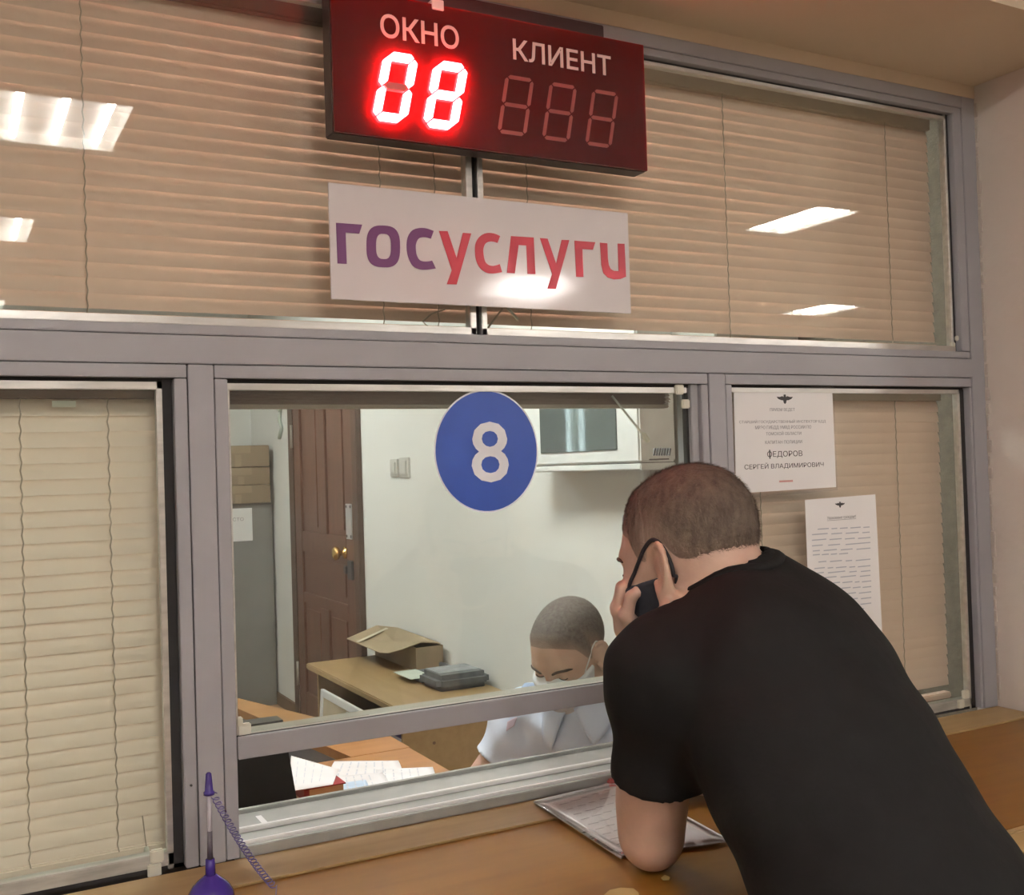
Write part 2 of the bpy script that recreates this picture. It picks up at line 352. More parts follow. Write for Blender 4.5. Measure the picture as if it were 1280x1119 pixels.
wpart('sill_ridge', (.396, .178, 1.0), (1.322, .190, 1.036), SILLM)
a, b = onZ(322, 1020, 1.0295), onZ(334, 1030, 1.0295)
wpart('tape', (a[0]-.004, b[1], 1.029), (a[0]+.006, a[1], 1.0296), WHITEP, 0)
# plastic corner clips
CLIP = mat('ivory_plastic_clip', (.66, .65, .55), .5)
for (px, py, s_) in ((305, 913, .022), (297, 903, .016), (849, 487, .02), (857, 505, .018), (196, 1070, .02), (193, 1088, .02), (1207, 868, .02), (1201, 880, .02), (1191, 431, .012), (1197, 423, .012)):
    p = onY(px, py, .014); wpart('corner_clip', (p[0]-s_/2, .010, p[2]-s_/2), (p[0]+s_/2, .019, p[2]+s_/2), CLIP, .002)
p = onY(239, 982, 0); MB().cyl((p[0], .001, p[2]), (p[0], -.0015, p[2]), .0018, 10).build('screw', BLACK_GAP, win)

# ------------------------------------------------------------------ venetian blinds
def slat_mesh(L_, wd, tilt, name):
    V = []; n = 5
    for x in (0, L_):
        for k in range(n):
            t = (k/(n-1)-.5); u = t*wd; c = -0.0022*(1-(2*t)**2)
            # tilt: upper edge leans to the office, lower edge to the hall
            y = math.cos(tilt)*u+math.sin(tilt)*c; z = math.sin(tilt)*u-math.cos(tilt)*c
            V.append((x, y, z))
    Fc = [(k, k+1, n+k+1, n+k) for k in range(n-1)]
    me = bpy.data.meshes.new(name); me.from_pydata(V, [], Fc); me.update(); me.polygons.foreach_set('use_smooth', [True]*len(me.polygons)); return me
def blind(x0, x1, z0, z1, label, cords, sm, yc=.09, pitch=.0245, head=.03, tilt=77, wid=.0305, hm=None):
    r = empty('venetian_blind', ((x0+x1)/2, yc, z0), label, 'blind', 'venetian blinds behind the partition glass')
    box('headrail', (x0, yc-.014, z1-head), (x1, yc+.014, z1), hm or RAILM, r, .002)
    me = slat_mesh(x1-x0, wid, math.radians(tilt), 'slat'); me.materials.append(sm)
    z = z1-head-.012; k = 0
    while z > z0+.022:
        o = link(bpy.data.objects.new('slat', me)); o.parent = r; o.location = (x0-(x0+x1)/2, 0, z-z0); o.rotation_euler = (random.uniform(-.03, .03), 0, 0)
        z -= pitch
    box('bottom_rail', (x0, yc-.012, z0), (x1, yc+.012, z0+.014), sm, r, .003)
    for cx in cords:
        zz = z1-head; path = []
        i = 0
        while zz > z0+.01:
            path.append((cx+.0012*(-1)**i, yc-.0145, zz)); zz -= pitch/2; i += 1
        MB().tube(path, .0011, 5).build('ladder_cord', CORD, r)
    return r
b1 = blind(-.98, .3035, 1.026, 1.778, 'pale beige venetian blind, closed, in the window beside the pen stand', (-.55, .098, .224), SLAT_L, tilt=69, wid=.0315)
b2 = blind(-.98, .884, 1.870, 2.458, 'beige venetian blind, closed, in the upper pane behind the lit number', (-.5, .198, .693, .80), SLAT, head=.05)
b3 = blind(.888, 2.128, 1.870, 2.458, 'beige venetian blind, closed, in the upper pane next to the pier', (.995, 1.483, 1.971), SLAT, head=.05, hm=PALE_RAIL)
b4 = blind(1.425, 2.130, 1.030, 1.778, 'beige venetian blind, closed, behind the two paper notices', (1.55, 1.97), SLAT, hm=PALE_RAIL)
# raised blind over the hatch
rb = empty('venetian_blind', (.86, .09, 1.70), 'venetian blind toned brown as if shaded, drawn up into a stack above the service hatch', 'blind', 'venetian blinds behind the partition glass')
box('headrail', (.40, .075, 1.762), (1.318, .105, 1.784), RAILM, rb, .002)
DK = mat('shade_toned_blind_slat', (.24, .15, .12), .5)  # shade on the beige stack is painted in as brown
me = bpy.data.meshes.new('stacked_slat'); V = [(x, y, z) for x in (0, .915) for (y, z) in ((-.0125, 0), (0, .0009), (.0125, 0), (.0125, .0014), (0, .0023), (-.0125, .0014))]
me.from_pydata(V, [], [(k, (k+1) % 6, 6+(k+1) % 6, 6+k) for k in range(6)]+[(5, 4, 3, 2, 1, 0), (6, 7, 8, 9, 10, 11)]); me.materials.append(DK)
for k in range(12):
    o = link(bpy.data.objects.new('slat', me)); o.parent = rb; o.location = (.402-.86+random.uniform(-.002, .002), random.uniform(-.002, .002), 1.762-.0019*(k+1)-1.70)
box('bottom_rail', (.402, .078, 1.732), (1.317, .102, 1.739), mat('pale_blind_rail', (.42, .33, .27), .5), rb, .002)
a, b = pt(765, 492, 2.0), pt(805, 550, 2.0)
a, b = onY(765, 495, .07), onY(806, 546, .07)
wd = MB().tube([a, b], .0022, 6).build('wand', mat('clear_wand', (.6, .57, .5), .3), rb)
b_ = onY(813, 556, .07)
MB().lathe(onY(803, 541, .07), b_-onY(803, 541, .07), [(0, .003), (.006, .0055), (.02, .005), (.024, .003)], 10).build('tassel', mat('cream_tassel', (.62, .60, .50), .5), rb)
# loose control cords and wands on the closed blinds
MB().tube([onY(535, 408, .07), onY(528, 402, .07)*1.0, onY(540, 392, .07), onY(556, 387, .07)], .0016, 5).build('pull_cord', CORD, b2)
MB().tube([onY(610, 410, .07), onY(628, 386, .07)], .0018, 5).build('wand', CORD, b3)
MB().tube([onY(634, 384, .07), onY(648, 400, .07)], .0026, 6).build('tassel', CLIP, b3)
MB().lathe(onY(183, 1058, .06), (0, 0, -1), [(0, .002), (.004, .004), (.024, .006), (.026, .004)], 10).build('tassel', CLIP, b1)
MB().tube([onY(178, 1020, .06), onY(183, 1058, .06)], .001, 5).build('pull_cord', CORD, b1)
p = onY(80, 505, .074); box('maker_label', (p[0]-.017, .0745, p[2]-.005), (p[0]+.017, .0755, p[2]+.005), CLIP, b1)

# ================================================================== SERVICE COUNTER
ctr = empty('service_counter', (0.57, -0.3, 0), 'orange brown laminate service counter with a pale batten along the partition', 'counter')
box('worktop', (-1.05, -.548, .985), (2.19, -.0205, CT), COUNTER, ctr, .001)
box('back_batten', (-1.05, -.106, CT), (2.19, .0, 1.016), BATTEN, ctr, .001)
box('edge_band', (-1.05, -.563, .975), (2.19, -.549, CT+.001), BATTEN, ctr, .003)
for k in range(5):
    x0 = -1.05+k*.648
    box('front_panel', (x0+.002, -.42, 0.02), (x0+.646, -.40, .984), COUNTER, ctr, .002)
PATCH = mat('bare_worn_wood', (.46, .32, .12), .6)
def patch(pts):
    P_ = [onZ(px, py, CT+.0004) for px, py in pts]; mb = MB().prism([tuple(p) for p in P_], (0, 0, .0004)); return fix_normals(mb.build('worn_patch', PATCH, ctr))
patch([(752, 1122), (762, 1113), (776, 1110), (792, 1111), (798, 1116), (800, 1124), (790, 1130), (768, 1131)])
patch([(826, 1098), (831, 1094), (838, 1097), (836, 1101), (829, 1101)])

# ================================================================== NUMBER DISPLAY
DY = -.063
disp = empty('number_display', (.87, -.03, 2.172), 'black electronic queue display showing a lit red number', 'display')
CASE = mat('black_display_case', (.03, .014, .014), .4)
FACE = mat('dark_red_acrylic', (.105, .007, .009), .18, 0, .05, 3, sss=.9, ssr=(9.0, .5, .4))
box('case', (.562, DY+.006, 2.172), (1.181, -.018, 2.414), CASE, disp, .002)
box('back_box', (.562, -.045, 2.414), (1.104, -.018, 2.445), CASE, disp, .002)
box('face_panel', (.563, DY, 2.173), (1.180, DY+.006, 2.413), FACE, disp)
box('bracket', (.742, DY-.002, 2.404), (.764, DY+.03, 2.422), mat('white_bracket', (.75, .7, .68), .5), disp, .001)
box('bracket', (.742, -.018, 2.30), (.764, -.0005, 2.45), mat('white_bracket', (.75, .7, .68), .5), disp, .001)
LETTER = mat('pale_pink_lettering', (.72, .48, .46), .5)
text_obj('lettering', 'ОКНО', .647, .791, 2.341, 2.381, DY-.0001, LETTER, disp, .0008, bold=.012)
text_obj('lettering', 'КЛИЕНТ', .897, 1.104, 2.342, 2.379, DY-.0001, LETTER, disp, .0008, bold=.012)
LIT = mat('lit_red_segment', (.9, .1, .08), .5, emit=(1.0, .042, .050), es=36.0)
UNLIT = mat('unlit_red_segment', (.30, .05, .045), .4)
DIMSEG = mat('unlit_pink_segment', (.55, .12, .11), .4)
def digit(x, z, wd, ht, th, sh, states, dep):
    h2 = ht/2; e_ = th*.12
    def seg(kind):
        if kind == 'h': return lambda cx, cz, L_: [(cx-L_/2, cz), (cx-L_/2+th/2, cz+th/2), (cx+L_/2-th/2, cz+th/2), (cx+L_/2, cz), (cx+L_/2-th/2, cz-th/2), (cx-L_/2+th/2, cz-th/2)]
        return lambda cx, cz, L_: [(cx, cz-L_/2), (cx+th/2, cz-L_/2+th/2), (cx+th/2, cz+L_/2-th/2), (cx, cz+L_/2), (cx-th/2, cz+L_/2-th/2), (cx-th/2, cz-L_/2+th/2)]
    H_, Vv = seg('h'), seg('v')
    t = th/2
    S = [H_(wd/2, ht-t, wd-th), H_(wd/2, h2, wd-th), H_(wd/2, t, wd-th), Vv(t, h2/2+t/2, h2-t), Vv(wd-t, h2/2+t/2, h2-t), Vv(t, ht-h2/2-t/2, h2-t), Vv(wd-t, ht-h2/2-t/2, h2-t)]
    for poly, m_ in zip(S, states):
        cx = sum(p[0] for p in poly)/6; cz = sum(p[1] for p in poly)/6
        q = [(cx+(u-cx)*(1-e_/th*.6), cz+(v-cz)*(1-e_/th*.6)) for u, v in poly]
        fix_normals(MB().prism([(x+u+sh*v, DY-dep, z+v) for u, v in q], (0, dep, 0)).build('segment', m_, disp))
digit(.626, 2.199, .060, .117, .0135, .225, [LIT, DIMSEG, LIT, LIT, LIT, LIT, LIT], .009)
digit(.717, 2.199, .062, .116, .0135, .225, [LIT]*7, .009)
for x in (.860, .950, 1.041): digit(x, 2.206, .058, .107, .0075, .195, [UNLIT]*7, .0006)

# ================================================================== LOGO SIGN
SY = -.025
sign = empty('name_sign', (.87, SY, 1.92), 'white glossy sign with purple and red lettering hung under the display', 'sign')
x0, x1, z0, z1 = .5625, 1.158, 1.906, 2.099
box('board', (x0, SY, z0), (x1, SY+.004, z1), mat('glossy_white_board', (.70, .68, .69), .09, 0, .02, 3), sign, .0008)
for xx in (.70, 1.02):
    MB().cyl((xx, SY+.004, 2.06), (xx, .0195, 2.06), .008, 10).build('spacer', CASE, sign)
PURP = mat('purple_vinyl', (.16, .045, .17), .35); RED = mat('red_vinyl', (.50, .035, .06), .35)
def cropA(p): return (400+p[0]*200/1279, 225+p[1]*200/1279)
def cropB(p): return (590+p[0]*210/1280, 225+p[1]*210/1280)
def sp(cf, pts): return [tuple(onY(*cf(p), SY-.0003)) for p in pts]
def letter(cf, pts, m_): fix_normals(MB().prism(sp(cf, pts), (0, -.0008, 0)).build('letter', m_, sign))
def smooth_line(pts, n=4):
    P_ = [np.array(p, float) for p in pts]; out = []
    for i in range(len(P_)-1):
        p0, p1, p2, p3 = P_[max(i-1, 0)], P_[i], P_[i+1], P_[min(i+2, len(P_)-1)]
        for k in range(n):
            t = k/n; out.append(tuple(.5*((2*p1)+(-p0+p2)*t+(2*p0-5*p1+4*p2-p3)*t*t+(-p0+3*p1-3*p2+p3)*t**3)))
    out.append(tuple(P_[-1])); return out
def strip_letter(cf, o_, i_, m_, closed=False):
    fix_normals(MB().ring(sp(cf, o_), sp(cf, i_), (0, -.0008, 0), closed).build('letter', m_, sign))
letter(cropA, [(127, 343), (336, 358), (313, 430), (204, 421), (213, 672), (139, 668)], PURP)
def sell(cx, cy, a, b, n_=2.9, N_=48, sk=.04):
    o_ = []
    for k in range(N_):
        t = 2*math.pi*k/N_; c, s_ = math.cos(t), math.sin(t)
        u = a*math.copysign(abs(c)**(2/n_), c); v = b*math.copysign(abs(s_)**(2/n_), s_); o_.append((cx+u, cy+v+sk*u))
    return o_
strip_letter(cropA, sell(505, 532, 134, 167), sell(507, 532, 60, 101), PURP, True)
strip_letter(cropA, smooth_line([(908, 408), (850, 388), (790, 385), (735, 405), (700, 460), (692, 540), (705, 620), (740, 685), (790, 713), (850, 718), (925, 708)]),
             smooth_line([(885, 470), (850, 460), (815, 459), (785, 472), (767, 510), (765, 550), (772, 600), (795, 640), (830, 652), (865, 651), (895, 645)]), PURP)
letter(cropA, [(950, 408), (1019, 410), (1091, 625), (1141, 423), (1208, 428), (1091, 836), (1013, 834), (1053, 722)], RED)
strip_letter(cropB, smooth_line([(213, 428), (165, 408), (110, 405), (60, 430), (28, 480), (22, 540), (30, 610), (60, 670), (110, 707), (165, 713), (228, 703)]),
             smooth_line([(193, 480), (160, 470), (125, 472), (98, 490), (85, 530), (87, 570), (98, 620), (120, 645), (150, 655), (180, 652), (210, 641)]), RED)
letter(cropB, [(296, 428), (469, 439), (482, 718), (422, 716), (413, 500), (354, 496), (325, 712), (265, 708)], RED)
letter(cropB, [(517, 443), (575, 448), (640, 638), (682, 457), (740, 459), (638, 831), (573, 829), (610, 718)], RED)
letter(cropB, [(780, 463), (938, 475), (920, 532), (840, 527), (848, 740), (793, 738)], RED)
letter(cropB, [(974, 478), (1030, 483), (1034, 600), (1041, 650), (1056, 680), (1080, 693), (1116, 695), (1109, 485), (1161, 487), (1172, 738), (1130, 755), (1080, 758), (1035, 745), (1000, 710), (985, 650)], RED)

# ================================================================== ROUND NUMBER STICKER
GY = .0195
stk = empty('window_sticker', (.858, GY, 1.65), 'round blue sticker with a white numeral on the hatch glass', 'sticker')
c = onY(609, 564, GY)
def disc(r1, r2, y0, d, name, m_):
    mb = MB(); mb.prism([(c[0]+r1*math.cos(t), y0, c[2]+r2*math.sin(t)) for t in np.linspace(0, 2*math.pi, 64, endpoint=False)], (0, d, 0)); return fix_normals(mb.build(name, m_, stk))
disc(.1055, .1115, GY, -.0003, 'border', mat('white_vinyl', (.82, .84, .88), .35))
disc(.1025, .1085, GY-.0003, -.0004, 'disc', mat('blue_vinyl', (.035, .09, .42), .35))
a, b = onY(590, 604, GY), onY(634, 527, GY)
text_obj('numeral', '8', a[0], b[0], a[2], b[2], GY-.0008, mat('white_vinyl', (.82, .84, .88), .35), stk, .0004, bold=.008)

# ================================================================== PAPER NOTICES
def quad_sheet(name, px4, y, m_, parent, th=.0006):
    P_ = [tuple(onY(px, py, y)) for px, py in px4]; return fix_normals(MB().prism(P_, (0, -th, 0)).build(name, m_, parent))
def emblem(px, py, y, s_, parent, m_):
    c_ = onY(px, py, y); X, Z = c_[0], c_[2]
    pts = [(-1, .22), (-.6, .2), (-.3, .28), (-.15, .18), (-.12, .42), (-.03, .45), (0, .36), (.03, .45), (.12, .42), (.15, .18), (.3, .28), (.6, .2), (1, .22), (.8, .02), (.45, -.1), (.2, -.12), (.14, -.34), (0, -.46), (-.14, -.34), (-.2, -.12), (-.45, -.1), (-.8, .02)]
    fix_normals(MB().prism([(X+u*s_, y, Z+v*s_) for u, v in pts], (0, -.0003, 0)).build('emblem', m_, parent))
def tline(s_, cx, py, wpx, hpx, y, m_, parent, bold=0.0):
    a_, b_ = onY(cx-wpx/2, py, y), onY(cx+wpx/2, py, y); h_ = hpx*.5*(onY(cx, py-1, y)[2]-onY(cx, py+1, y)[2])
    zc = (a_[2]+b_[2])/2; text_obj('print_line', s_, a_[0], b_[0], zc-h_/2, zc+h_/2, y, m_, parent, .0002, bold)
n1 = empty('notice', (1.56, .018, 1.55), 'name notice in a clear plastic sleeve, on the glass above the longer notice', 'notice')
quad_sheet('sleeve', [(915, 486), (1042, 483), (1047, 613), (918, 624)], .0195, CLEAR, n1, .0005)
quad_sheet('sheet', [(917, 489), (1040, 486), (1045, 609), (920, 617)], .0188, WHITEP, n1, .0005)
YT = .0182
emblem(981, 499, YT, .023, n1, INK)
tline('ПРИЕМ ВЕДЕТ', 978, 512.5, 31, 4.6, YT, GREYINK, n1)
tline('СТАРШИЙ ГОСУДАРСТВЕННЫЙ ИНСПЕКТОР БДД', 978, 527, 108, 5.0, YT, GREYINK, n1)
tline('МРЭО ГИБДД УМВД РОССИИ ПО', 979, 534.5, 70, 5.0, YT, GREYINK, n1)
tline('ТОМСКОЙ ОБЛАСТИ', 979.5, 541.5, 44, 5.0, YT, GREYINK, n1)
tline('КАПИТАН ПОЛИЦИИ', 979.5, 553, 46, 5.0, YT, GREYINK, n1)
tline('ОЕДОРОВ', 981, 568, 44, 8.5, YT, INK, n1)
p = onY(962.2, 568, YT); box('print_line', (p[0]-.0016, YT-.0002, p[2]-.0095), (p[0]+.0016, YT, p[2]+.0095), INK, n1)
tline('СЕРГЕЙ ВЛАДИМИРОВИЧ', 980, 582, 99, 8.5, YT, INK, n1)
a, b = onY(974, 602, YT), onY(991, 601, YT); box('print_line', (a[0], YT-.0002, a[2]-.002), (b[0], YT, a[2]+.002), REDINK, n1)
n2 = empty('notice', (1.71, .018, 1.25), 'longer printed notice on white paper, taped to the glass beside the pier', 'notice')
quad_sheet('sheet', [(1006, 625), (1094, 618), (1103, 800), (1013, 812)], .0185, WHITEP, n2, .0006)
emblem(1050, 631, YT-.0006, .015, n2, INK)
YU = YT-.0006
tline('Уважаемые граждане!', 1052, 647, 36, 5, YU, GREYINK, n2)
a, b = onY(1034, 651, YU), onY(1070, 649, YU); box('print_line', (a[0], YU-.0002, a[2]-.0004), (b[0], YU, a[2]+.0004), GREYINK, n2)
rows = [(662, 1022, 1087, 5), (668.5, 1015, 1087, 4), (675.5, 1015, 1088, 4), (682.5, 1015, 1088, 3), (689, 1016, 1088, 4), (694, 1016, 1060, 4), (703, 1023, 1088, 4), (711, 1018, 1088, 5), (717, 1018, 1088, 4), (723, 1030, 1088, 3), (730, 1040, 1089, 4), (737, 1052, 1089, 3), (744, 1058, 1089, 2), (751, 1030, 1089, 4), (758, 1025, 1089, 4), (765, 1025, 1080, 3)]
for py, xa, xb, nw in rows:
    ws = [random.uniform(.6, 1.6) for _ in range(nw)]; tot = sum(ws)+.35*(nw-1); u = xa
    mb = MB()
    for q in ws:
        du = q/tot*(xb-xa); A_ = onY(u, py-(u-1015)*.04, YU); B_ = onY(u+du, py-(u-1015)*.04, YU)
        mb.box((A_[0], YU-.0002, A_[2]-.0012), (B_[0], YU, A_[2]+.0012)); u += du+.35/tot*(xb-xa)
    mb.build('print_line', BLUEINK, n2)

# ================================================================== PEN AND STAND
PURPLE = mat('purple_plastic', (.045, .022, .20), .22)
px_, py_ = .322, -.128
ps = empty('pen_stand', (px_, py_, CT), 'glossy purple desk pen stand with a coiled cord, on the counter', 'pen stand')
MB().lathe((px_, py_, CT), (0, 0, 1), [(0, .031), (.004, .033), (.012, .031), (.020, .026), (.028, .018), (.034, .010), (.036, .008)], 28).build('base', PURPLE, ps, True)
MB().lathe((px_, py_, CT+.034), (0, 0, 1), [(0, .0075), (.024, .0066), (.0245, .004)], 16).build('socket', PURPLE, ps, True)
pen = empty('pen', (px_, py_, CT+.058), 'slim pen with a purple cap standing in the purple stand', 'pen')
MB().cyl((px_, py_, CT+.0585), (px_+.001, py_, CT+.150), .0034, 12).build('barrel', mat('clear_pen_barrel', (.40, .38, .42), .2, spec=.6), pen, True)
MB().cyl((px_, py_, CT+.0585), (px_+.0006, py_, CT+.098), .0042, 12, .0036).build('grip', mat('dark_pen_grip', (.10, .09, .11), .4), pen, True)
MB().lathe((px_+.001, py_, CT+.150), (0, 0, 1), [(0, .0078), (.004, .0078), (.005, .006), (.018, .0052), (.030, .004), (.032, .002)], 16).build('cap', PURPLE, pen, True)
A = Vector((px_+.007, py_, CT+.150)); B = Vector((px_+.052, py_+.012, CT+.05)); C_ = Vector((px_+.085, py_-.02, CT+.008))
path = []; turns = 26
for k in range(turns*10+1):
    t = k/(turns*10); c0 = A*(1-t)**2+B*2*t*(1-t)+C_*t*t; an = t*turns*2*math.pi
    path.append(tuple(c0+Vector((.0052*math.cos(an), .0052*math.sin(an)*.8, .0022*math.sin(an)))))
path += [(px_+.08, py_-.05, CT+.002), (px_+.04, py_-.06, CT+.0015), (px_+.02, py_-.025, CT+.004)]
MB().tube(path, .0009, 5).build('coiled_cord', mat('violet_cord', (.10, .08, .24), .4), ps, True)

# ================================================================== DOCUMENTS ON THE COUNTER
def flat_sheet(name, px4, z, m_, parent=None, th=.0006, wave=.0, n=10):
    c4 = [onZ(px, py, z) for px, py in px4]; V = []; Fc = []
    for i in range(n+1):
        for j in range(n+1):
            u, v = i/n, j/n; p_ = c4[0]*(1-u)*(1-v)+c4[1]*u*(1-v)+c4[2]*u*v+c4[3]*(1-u)*v
            V.append((p_[0], p_[1], p_[2]+wave*(math.sin(u*7+v*3)*.5+.5)*math.sin(math.pi*u)+th))
    m0 = len(V); V += [(x, y, z_-th) for x, y, z_ in V]
    for i in range(n):
        for j in range(n):
            a_ = i*(n+1)+j; q = (a_, a_+n+1, a_+n+2, a_+1); Fc += [q, tuple(x+m0 for x in q[::-1])]
    bd = [j for j in range(n+1)]+[i*(n+1)+n for i in range(1, n+1)]+[n*(n+1)+j for j in range(n-1, -1, -1)]+[i*(n+1) for i in range(n-1, 0, -1)]
    for k in range(len(bd)):
        a_, b_ = bd[k], bd[(k+1) % len(bd)]; Fc.append((a_, b_, b_+m0, a_+m0))
    return fix_normals(mesh_obj(name, V, Fc, m_, parent, True))
fold = empty('document_file', (1.0, -.17, CT+.004), 'clear plastic file holding printed sheets, under the leaning elbow', 'document file')
FQ = [(668, 1002), (776, 1070), (912, 1052), (768, 978)]
flat_sheet('sheet', FQ, CT+.0055, WHITEP, fold, .0015, .002)
flat_sheet('sheet', [(672, 1003), (790, 1066), (910, 1049), (776, 979)], CT+.010, WHITEP, fold, .0008, .002)
flat_sheet('sleeve', [(666, 1003), (776, 1072.5), (914, 1053), (768, 976.5)], CT+.014, CLEAR, fold, .0006, .002)
for k in range(10):
    u0, v0 = .15+.07*k, .0
    mb = MB()
    for j in range(5):
        a_ = onZ(690+9*k+14*j, 1000+6.2*k-4.3*j, CT+.0135); mb.box((a_[0], a_[1]-.001, a_[2]), (a_[0]+random.uniform(.012, .022), a_[1]+.001, a_[2]+.0002))
    mb.build('print_line', GREYINK, fold)
e1, e2 = onZ(669, 1003.5, CT+.008), onZ(777, 1072, CT+.008)
MB().tube([e1, (e1+e2)/2+np.array([0, 0, .001]), e2], .0028, 8).build('shiny_edge', mat('clear_edge_foil', (.75, .72, .72), .12, .6), fold, True)
p = onZ(757, 975, CT+.01); box_r = MB().box((p[0]-.004, p[1]-.02, 1.0165), (p[0]+.035, p[1]-.008, 1.027), .003).build('eraser', mat('dull_red_rubber', (.45, .10, .09), .5)); tag(box_r, 'small dull red eraser lying by the plastic file', 'eraser')

# ================================================================== OFFICE DOOR
DOORM = mat('dark_red_brown_door', (.105, .042, .024), .4, 0, .2, 5, stretch=(6, 6, .8), col2=(.14, .058, .034))
DOORF = mat('brown_door_frame', (.085, .045, .03), .45, 0, .15, 5)
dr = empty('door_1', (RX, 4.0, OF), 'dark red brown panelled office door with brass knob', None, None, 'structure')
y0, y1 = 3.44, 4.66; zt = OF+2.12
box('frame_jamb', (RX-.03, y1-.10, OF), (RX+.0, y1, zt), DOORF, dr, .003)
box('frame_jamb', (RX-.03, y0, OF), (RX+.0, y0+.075, zt), DOORF, dr, .003)
box('frame_head', (RX-.03, y0, zt), (RX, y1, zt+.09), DOORF, dr, .003)
ya, yb = y0+.08, y1-.105
box('leaf', (RX-.012, ya, OF+.01), (RX-.0005, yb, zt-.005), DOORM, dr, .001)
def dpanel(u0, u1, za, zb):
    box('door_panel', (RX-.020, yb-(yb-ya)*u1, za), (RX-.011, yb-(yb-ya)*u0, zb), DOORM, dr, .006)
def stile(u0, u1, za, zb): box('door_stile', (RX-.026, yb-(yb-ya)*u1, za), (RX-.011, yb-(yb-ya)*u0, zb), DOORM, dr, .003)
stile(0, .12, OF+.01, zt-.005); stile(.88, 1, OF+.01, zt-.005)
stile(.12, .88, OF+.01, OF+.20); stile(.12, .88, .86-.0, .98-.06); stile(.12, .88, 1.16, 1.28); stile(.12, .88, zt-.12, zt-.005)
stile(.43, .57, 1.28, zt-.12); stile(.43, .57, OF+.20, .86)
dpanel(.16, .40, 1.31, zt-.15); dpanel(.60, .84, 1.31, zt-.15); dpanel(.16, .84, .95, 1.13); dpanel(.16, .40, OF+.23, .83); dpanel(.60, .84, OF+.23, .83)
STEEL = mat('pale_steel', (.62, .62, .64), .35, .6); BRASS = mat('brass', (.75, .50, .18), .25, .9); DKS = mat('dark_steel', (.08, .08, .09), .4, .5)
lt, lb = onX(438, 631, RX), onX(448, 676, RX)
box('lock_plate', (RX-.032, 3.535, 1.27), (RX-.026, 3.625, 1.455), STEEL, dr, .002)
for dy, dz in ((.015, .015), (.075, .015), (.015, .17), (.075, .17)): MB().cyl((RX-.0335, 3.535+dy, 1.27+dz), (RX-.032, 3.535+dy, 1.27+dz), .008, 10).build('screw', DKS, dr)
MB().lathe((RX-.026, 3.66, 1.195), (-1, 0, 0), [(0, .032), (.008, .032), (.012, .014), (.03, .014), (.04, .032), (.055, .038), (.068, .028), (.072, .010)], 20).build('knob', BRASS, dr, True)
box('lock_plate', (RX-.040, 3.53, 1.06), (RX-.026, 3.60, 1.16), DKS, dr, .004)
box('keyhole_cover', (RX-.040, 3.62, 1.085), (RX-.026, 3.665, 1.13), DKS, dr, .006)
for zc in (1.845, .42): 
    MB().cyl((RX-.034, yb+.01, zc-.07), (RX-.034, yb+.01, zc+.07), .009, 10).build('hinge', mat('worn_hinge', (.40, .36, .32), .45, .5), dr, True)

# ================================================================== WALL ITEMS
for (u0, u1, z0_, z1_, lab) in ((2.935, 3.03, 1.59, 1.675, 'white light switch nearer to the office door'), (2.80, 2.915, 1.585, 1.680, 'white light switch farther from the office door')):
    s_ = empty('light_switch', (RX, (u0+u1)/2, z0_), lab, 'light switch', 'light switches by the office door')
    box('plate', (RX-.010, u0, z0_), (RX, u1, z1_), mat('ivory_switch', (.58, .57, .53), .4), s_, .003)
    box('rocker', (RX-.016, u0+.02, z0_+.015), (RX-.010, u1-.02, z1_-.015), mat('ivory_switch', (.58, .57, .53), .4), s_, .002)
WUNIT = mat('white_enamel', (.78, .80, .79), .35)
u = empty('wall_unit', (RX-.15, 1.3, 1.60), 'white wall unit with a mirror-dark glass front, mounted high beside the corner', 'wall unit')
UX = RX-.13
def ux(px, py): return onX(px, py, UX)
yl, yr = ux(655, 540)[1], ux(800, 588)[1]; zb_, zt_ = ux(800, 588)[2], 2.02
box('body', (UX, yr, zb_+.022), (RX, yl, zt_), WUNIT, u, .006)
box('lower_lip', (UX+.002, yr, zb_), (RX, yl, zb_+.020), WUNIT, u, .004)
box('gap', (UX+.02, yr+.01, zb_+.018), (RX, yl-.01, zb_+.024), DKS, u)
g0, g1 = ux(677, 567), ux(772, 565)
box('glass_front', (UX-.004, g1[1], g0[2]), (UX+.002, g0[1], 1.97), mat('dark_mirror_glass', (.10, .12, .12), .03, .0, spec=.7), u, .001)
cb = empty('metal_cabinet', (2.03, 1.1, OF), 'tall grey metal cabinet with vent slots in the wall recess', 'cabinet')
GREYC = mat('grey_beige_enamel', (.50, .49, .45), .45)
# recess cut: cabinet front stands just ahead of the wall end
box('body', (RX+.016, .62, OF), (2.195, .958, 2.1), GREYC, cb, .004)
for k in range(7):
    p = onY(818+k*3.2, 565, .618); box('vent_slot', (p[0]-.0015, .616, p[2]-.010), (p[0]+.0018, .621, p[2]+.010), DKS, cb, 0, Matrix.Rotation(.25, 3, 'Y'))
p, q = onY(812, 574.5, .618), onY(836, 575, .618)
box('seam', (p[0], .6165, p[2]-.0016), (q[0], .621, p[2]+.0016), DKS, cb)
cbl = MB().tube([onX(346, 505, RX-.01), onX(350, 512, RX-.012), onX(349, 525, RX-.01), onX(352, 535, RX-.012), onX(349, 548, RX-.01)], .012, 6).tube([onX(354, 506, RX-.01), onX(349, 514, RX-.02), onX(345, 509, RX-.01)], .008, 6).build('loose_cable', mat('pale_green_cable', (.50, .55, .48), .6), None, True)
tag(cbl, 'loose pale cable hanging on the wall above the locker', 'cable')

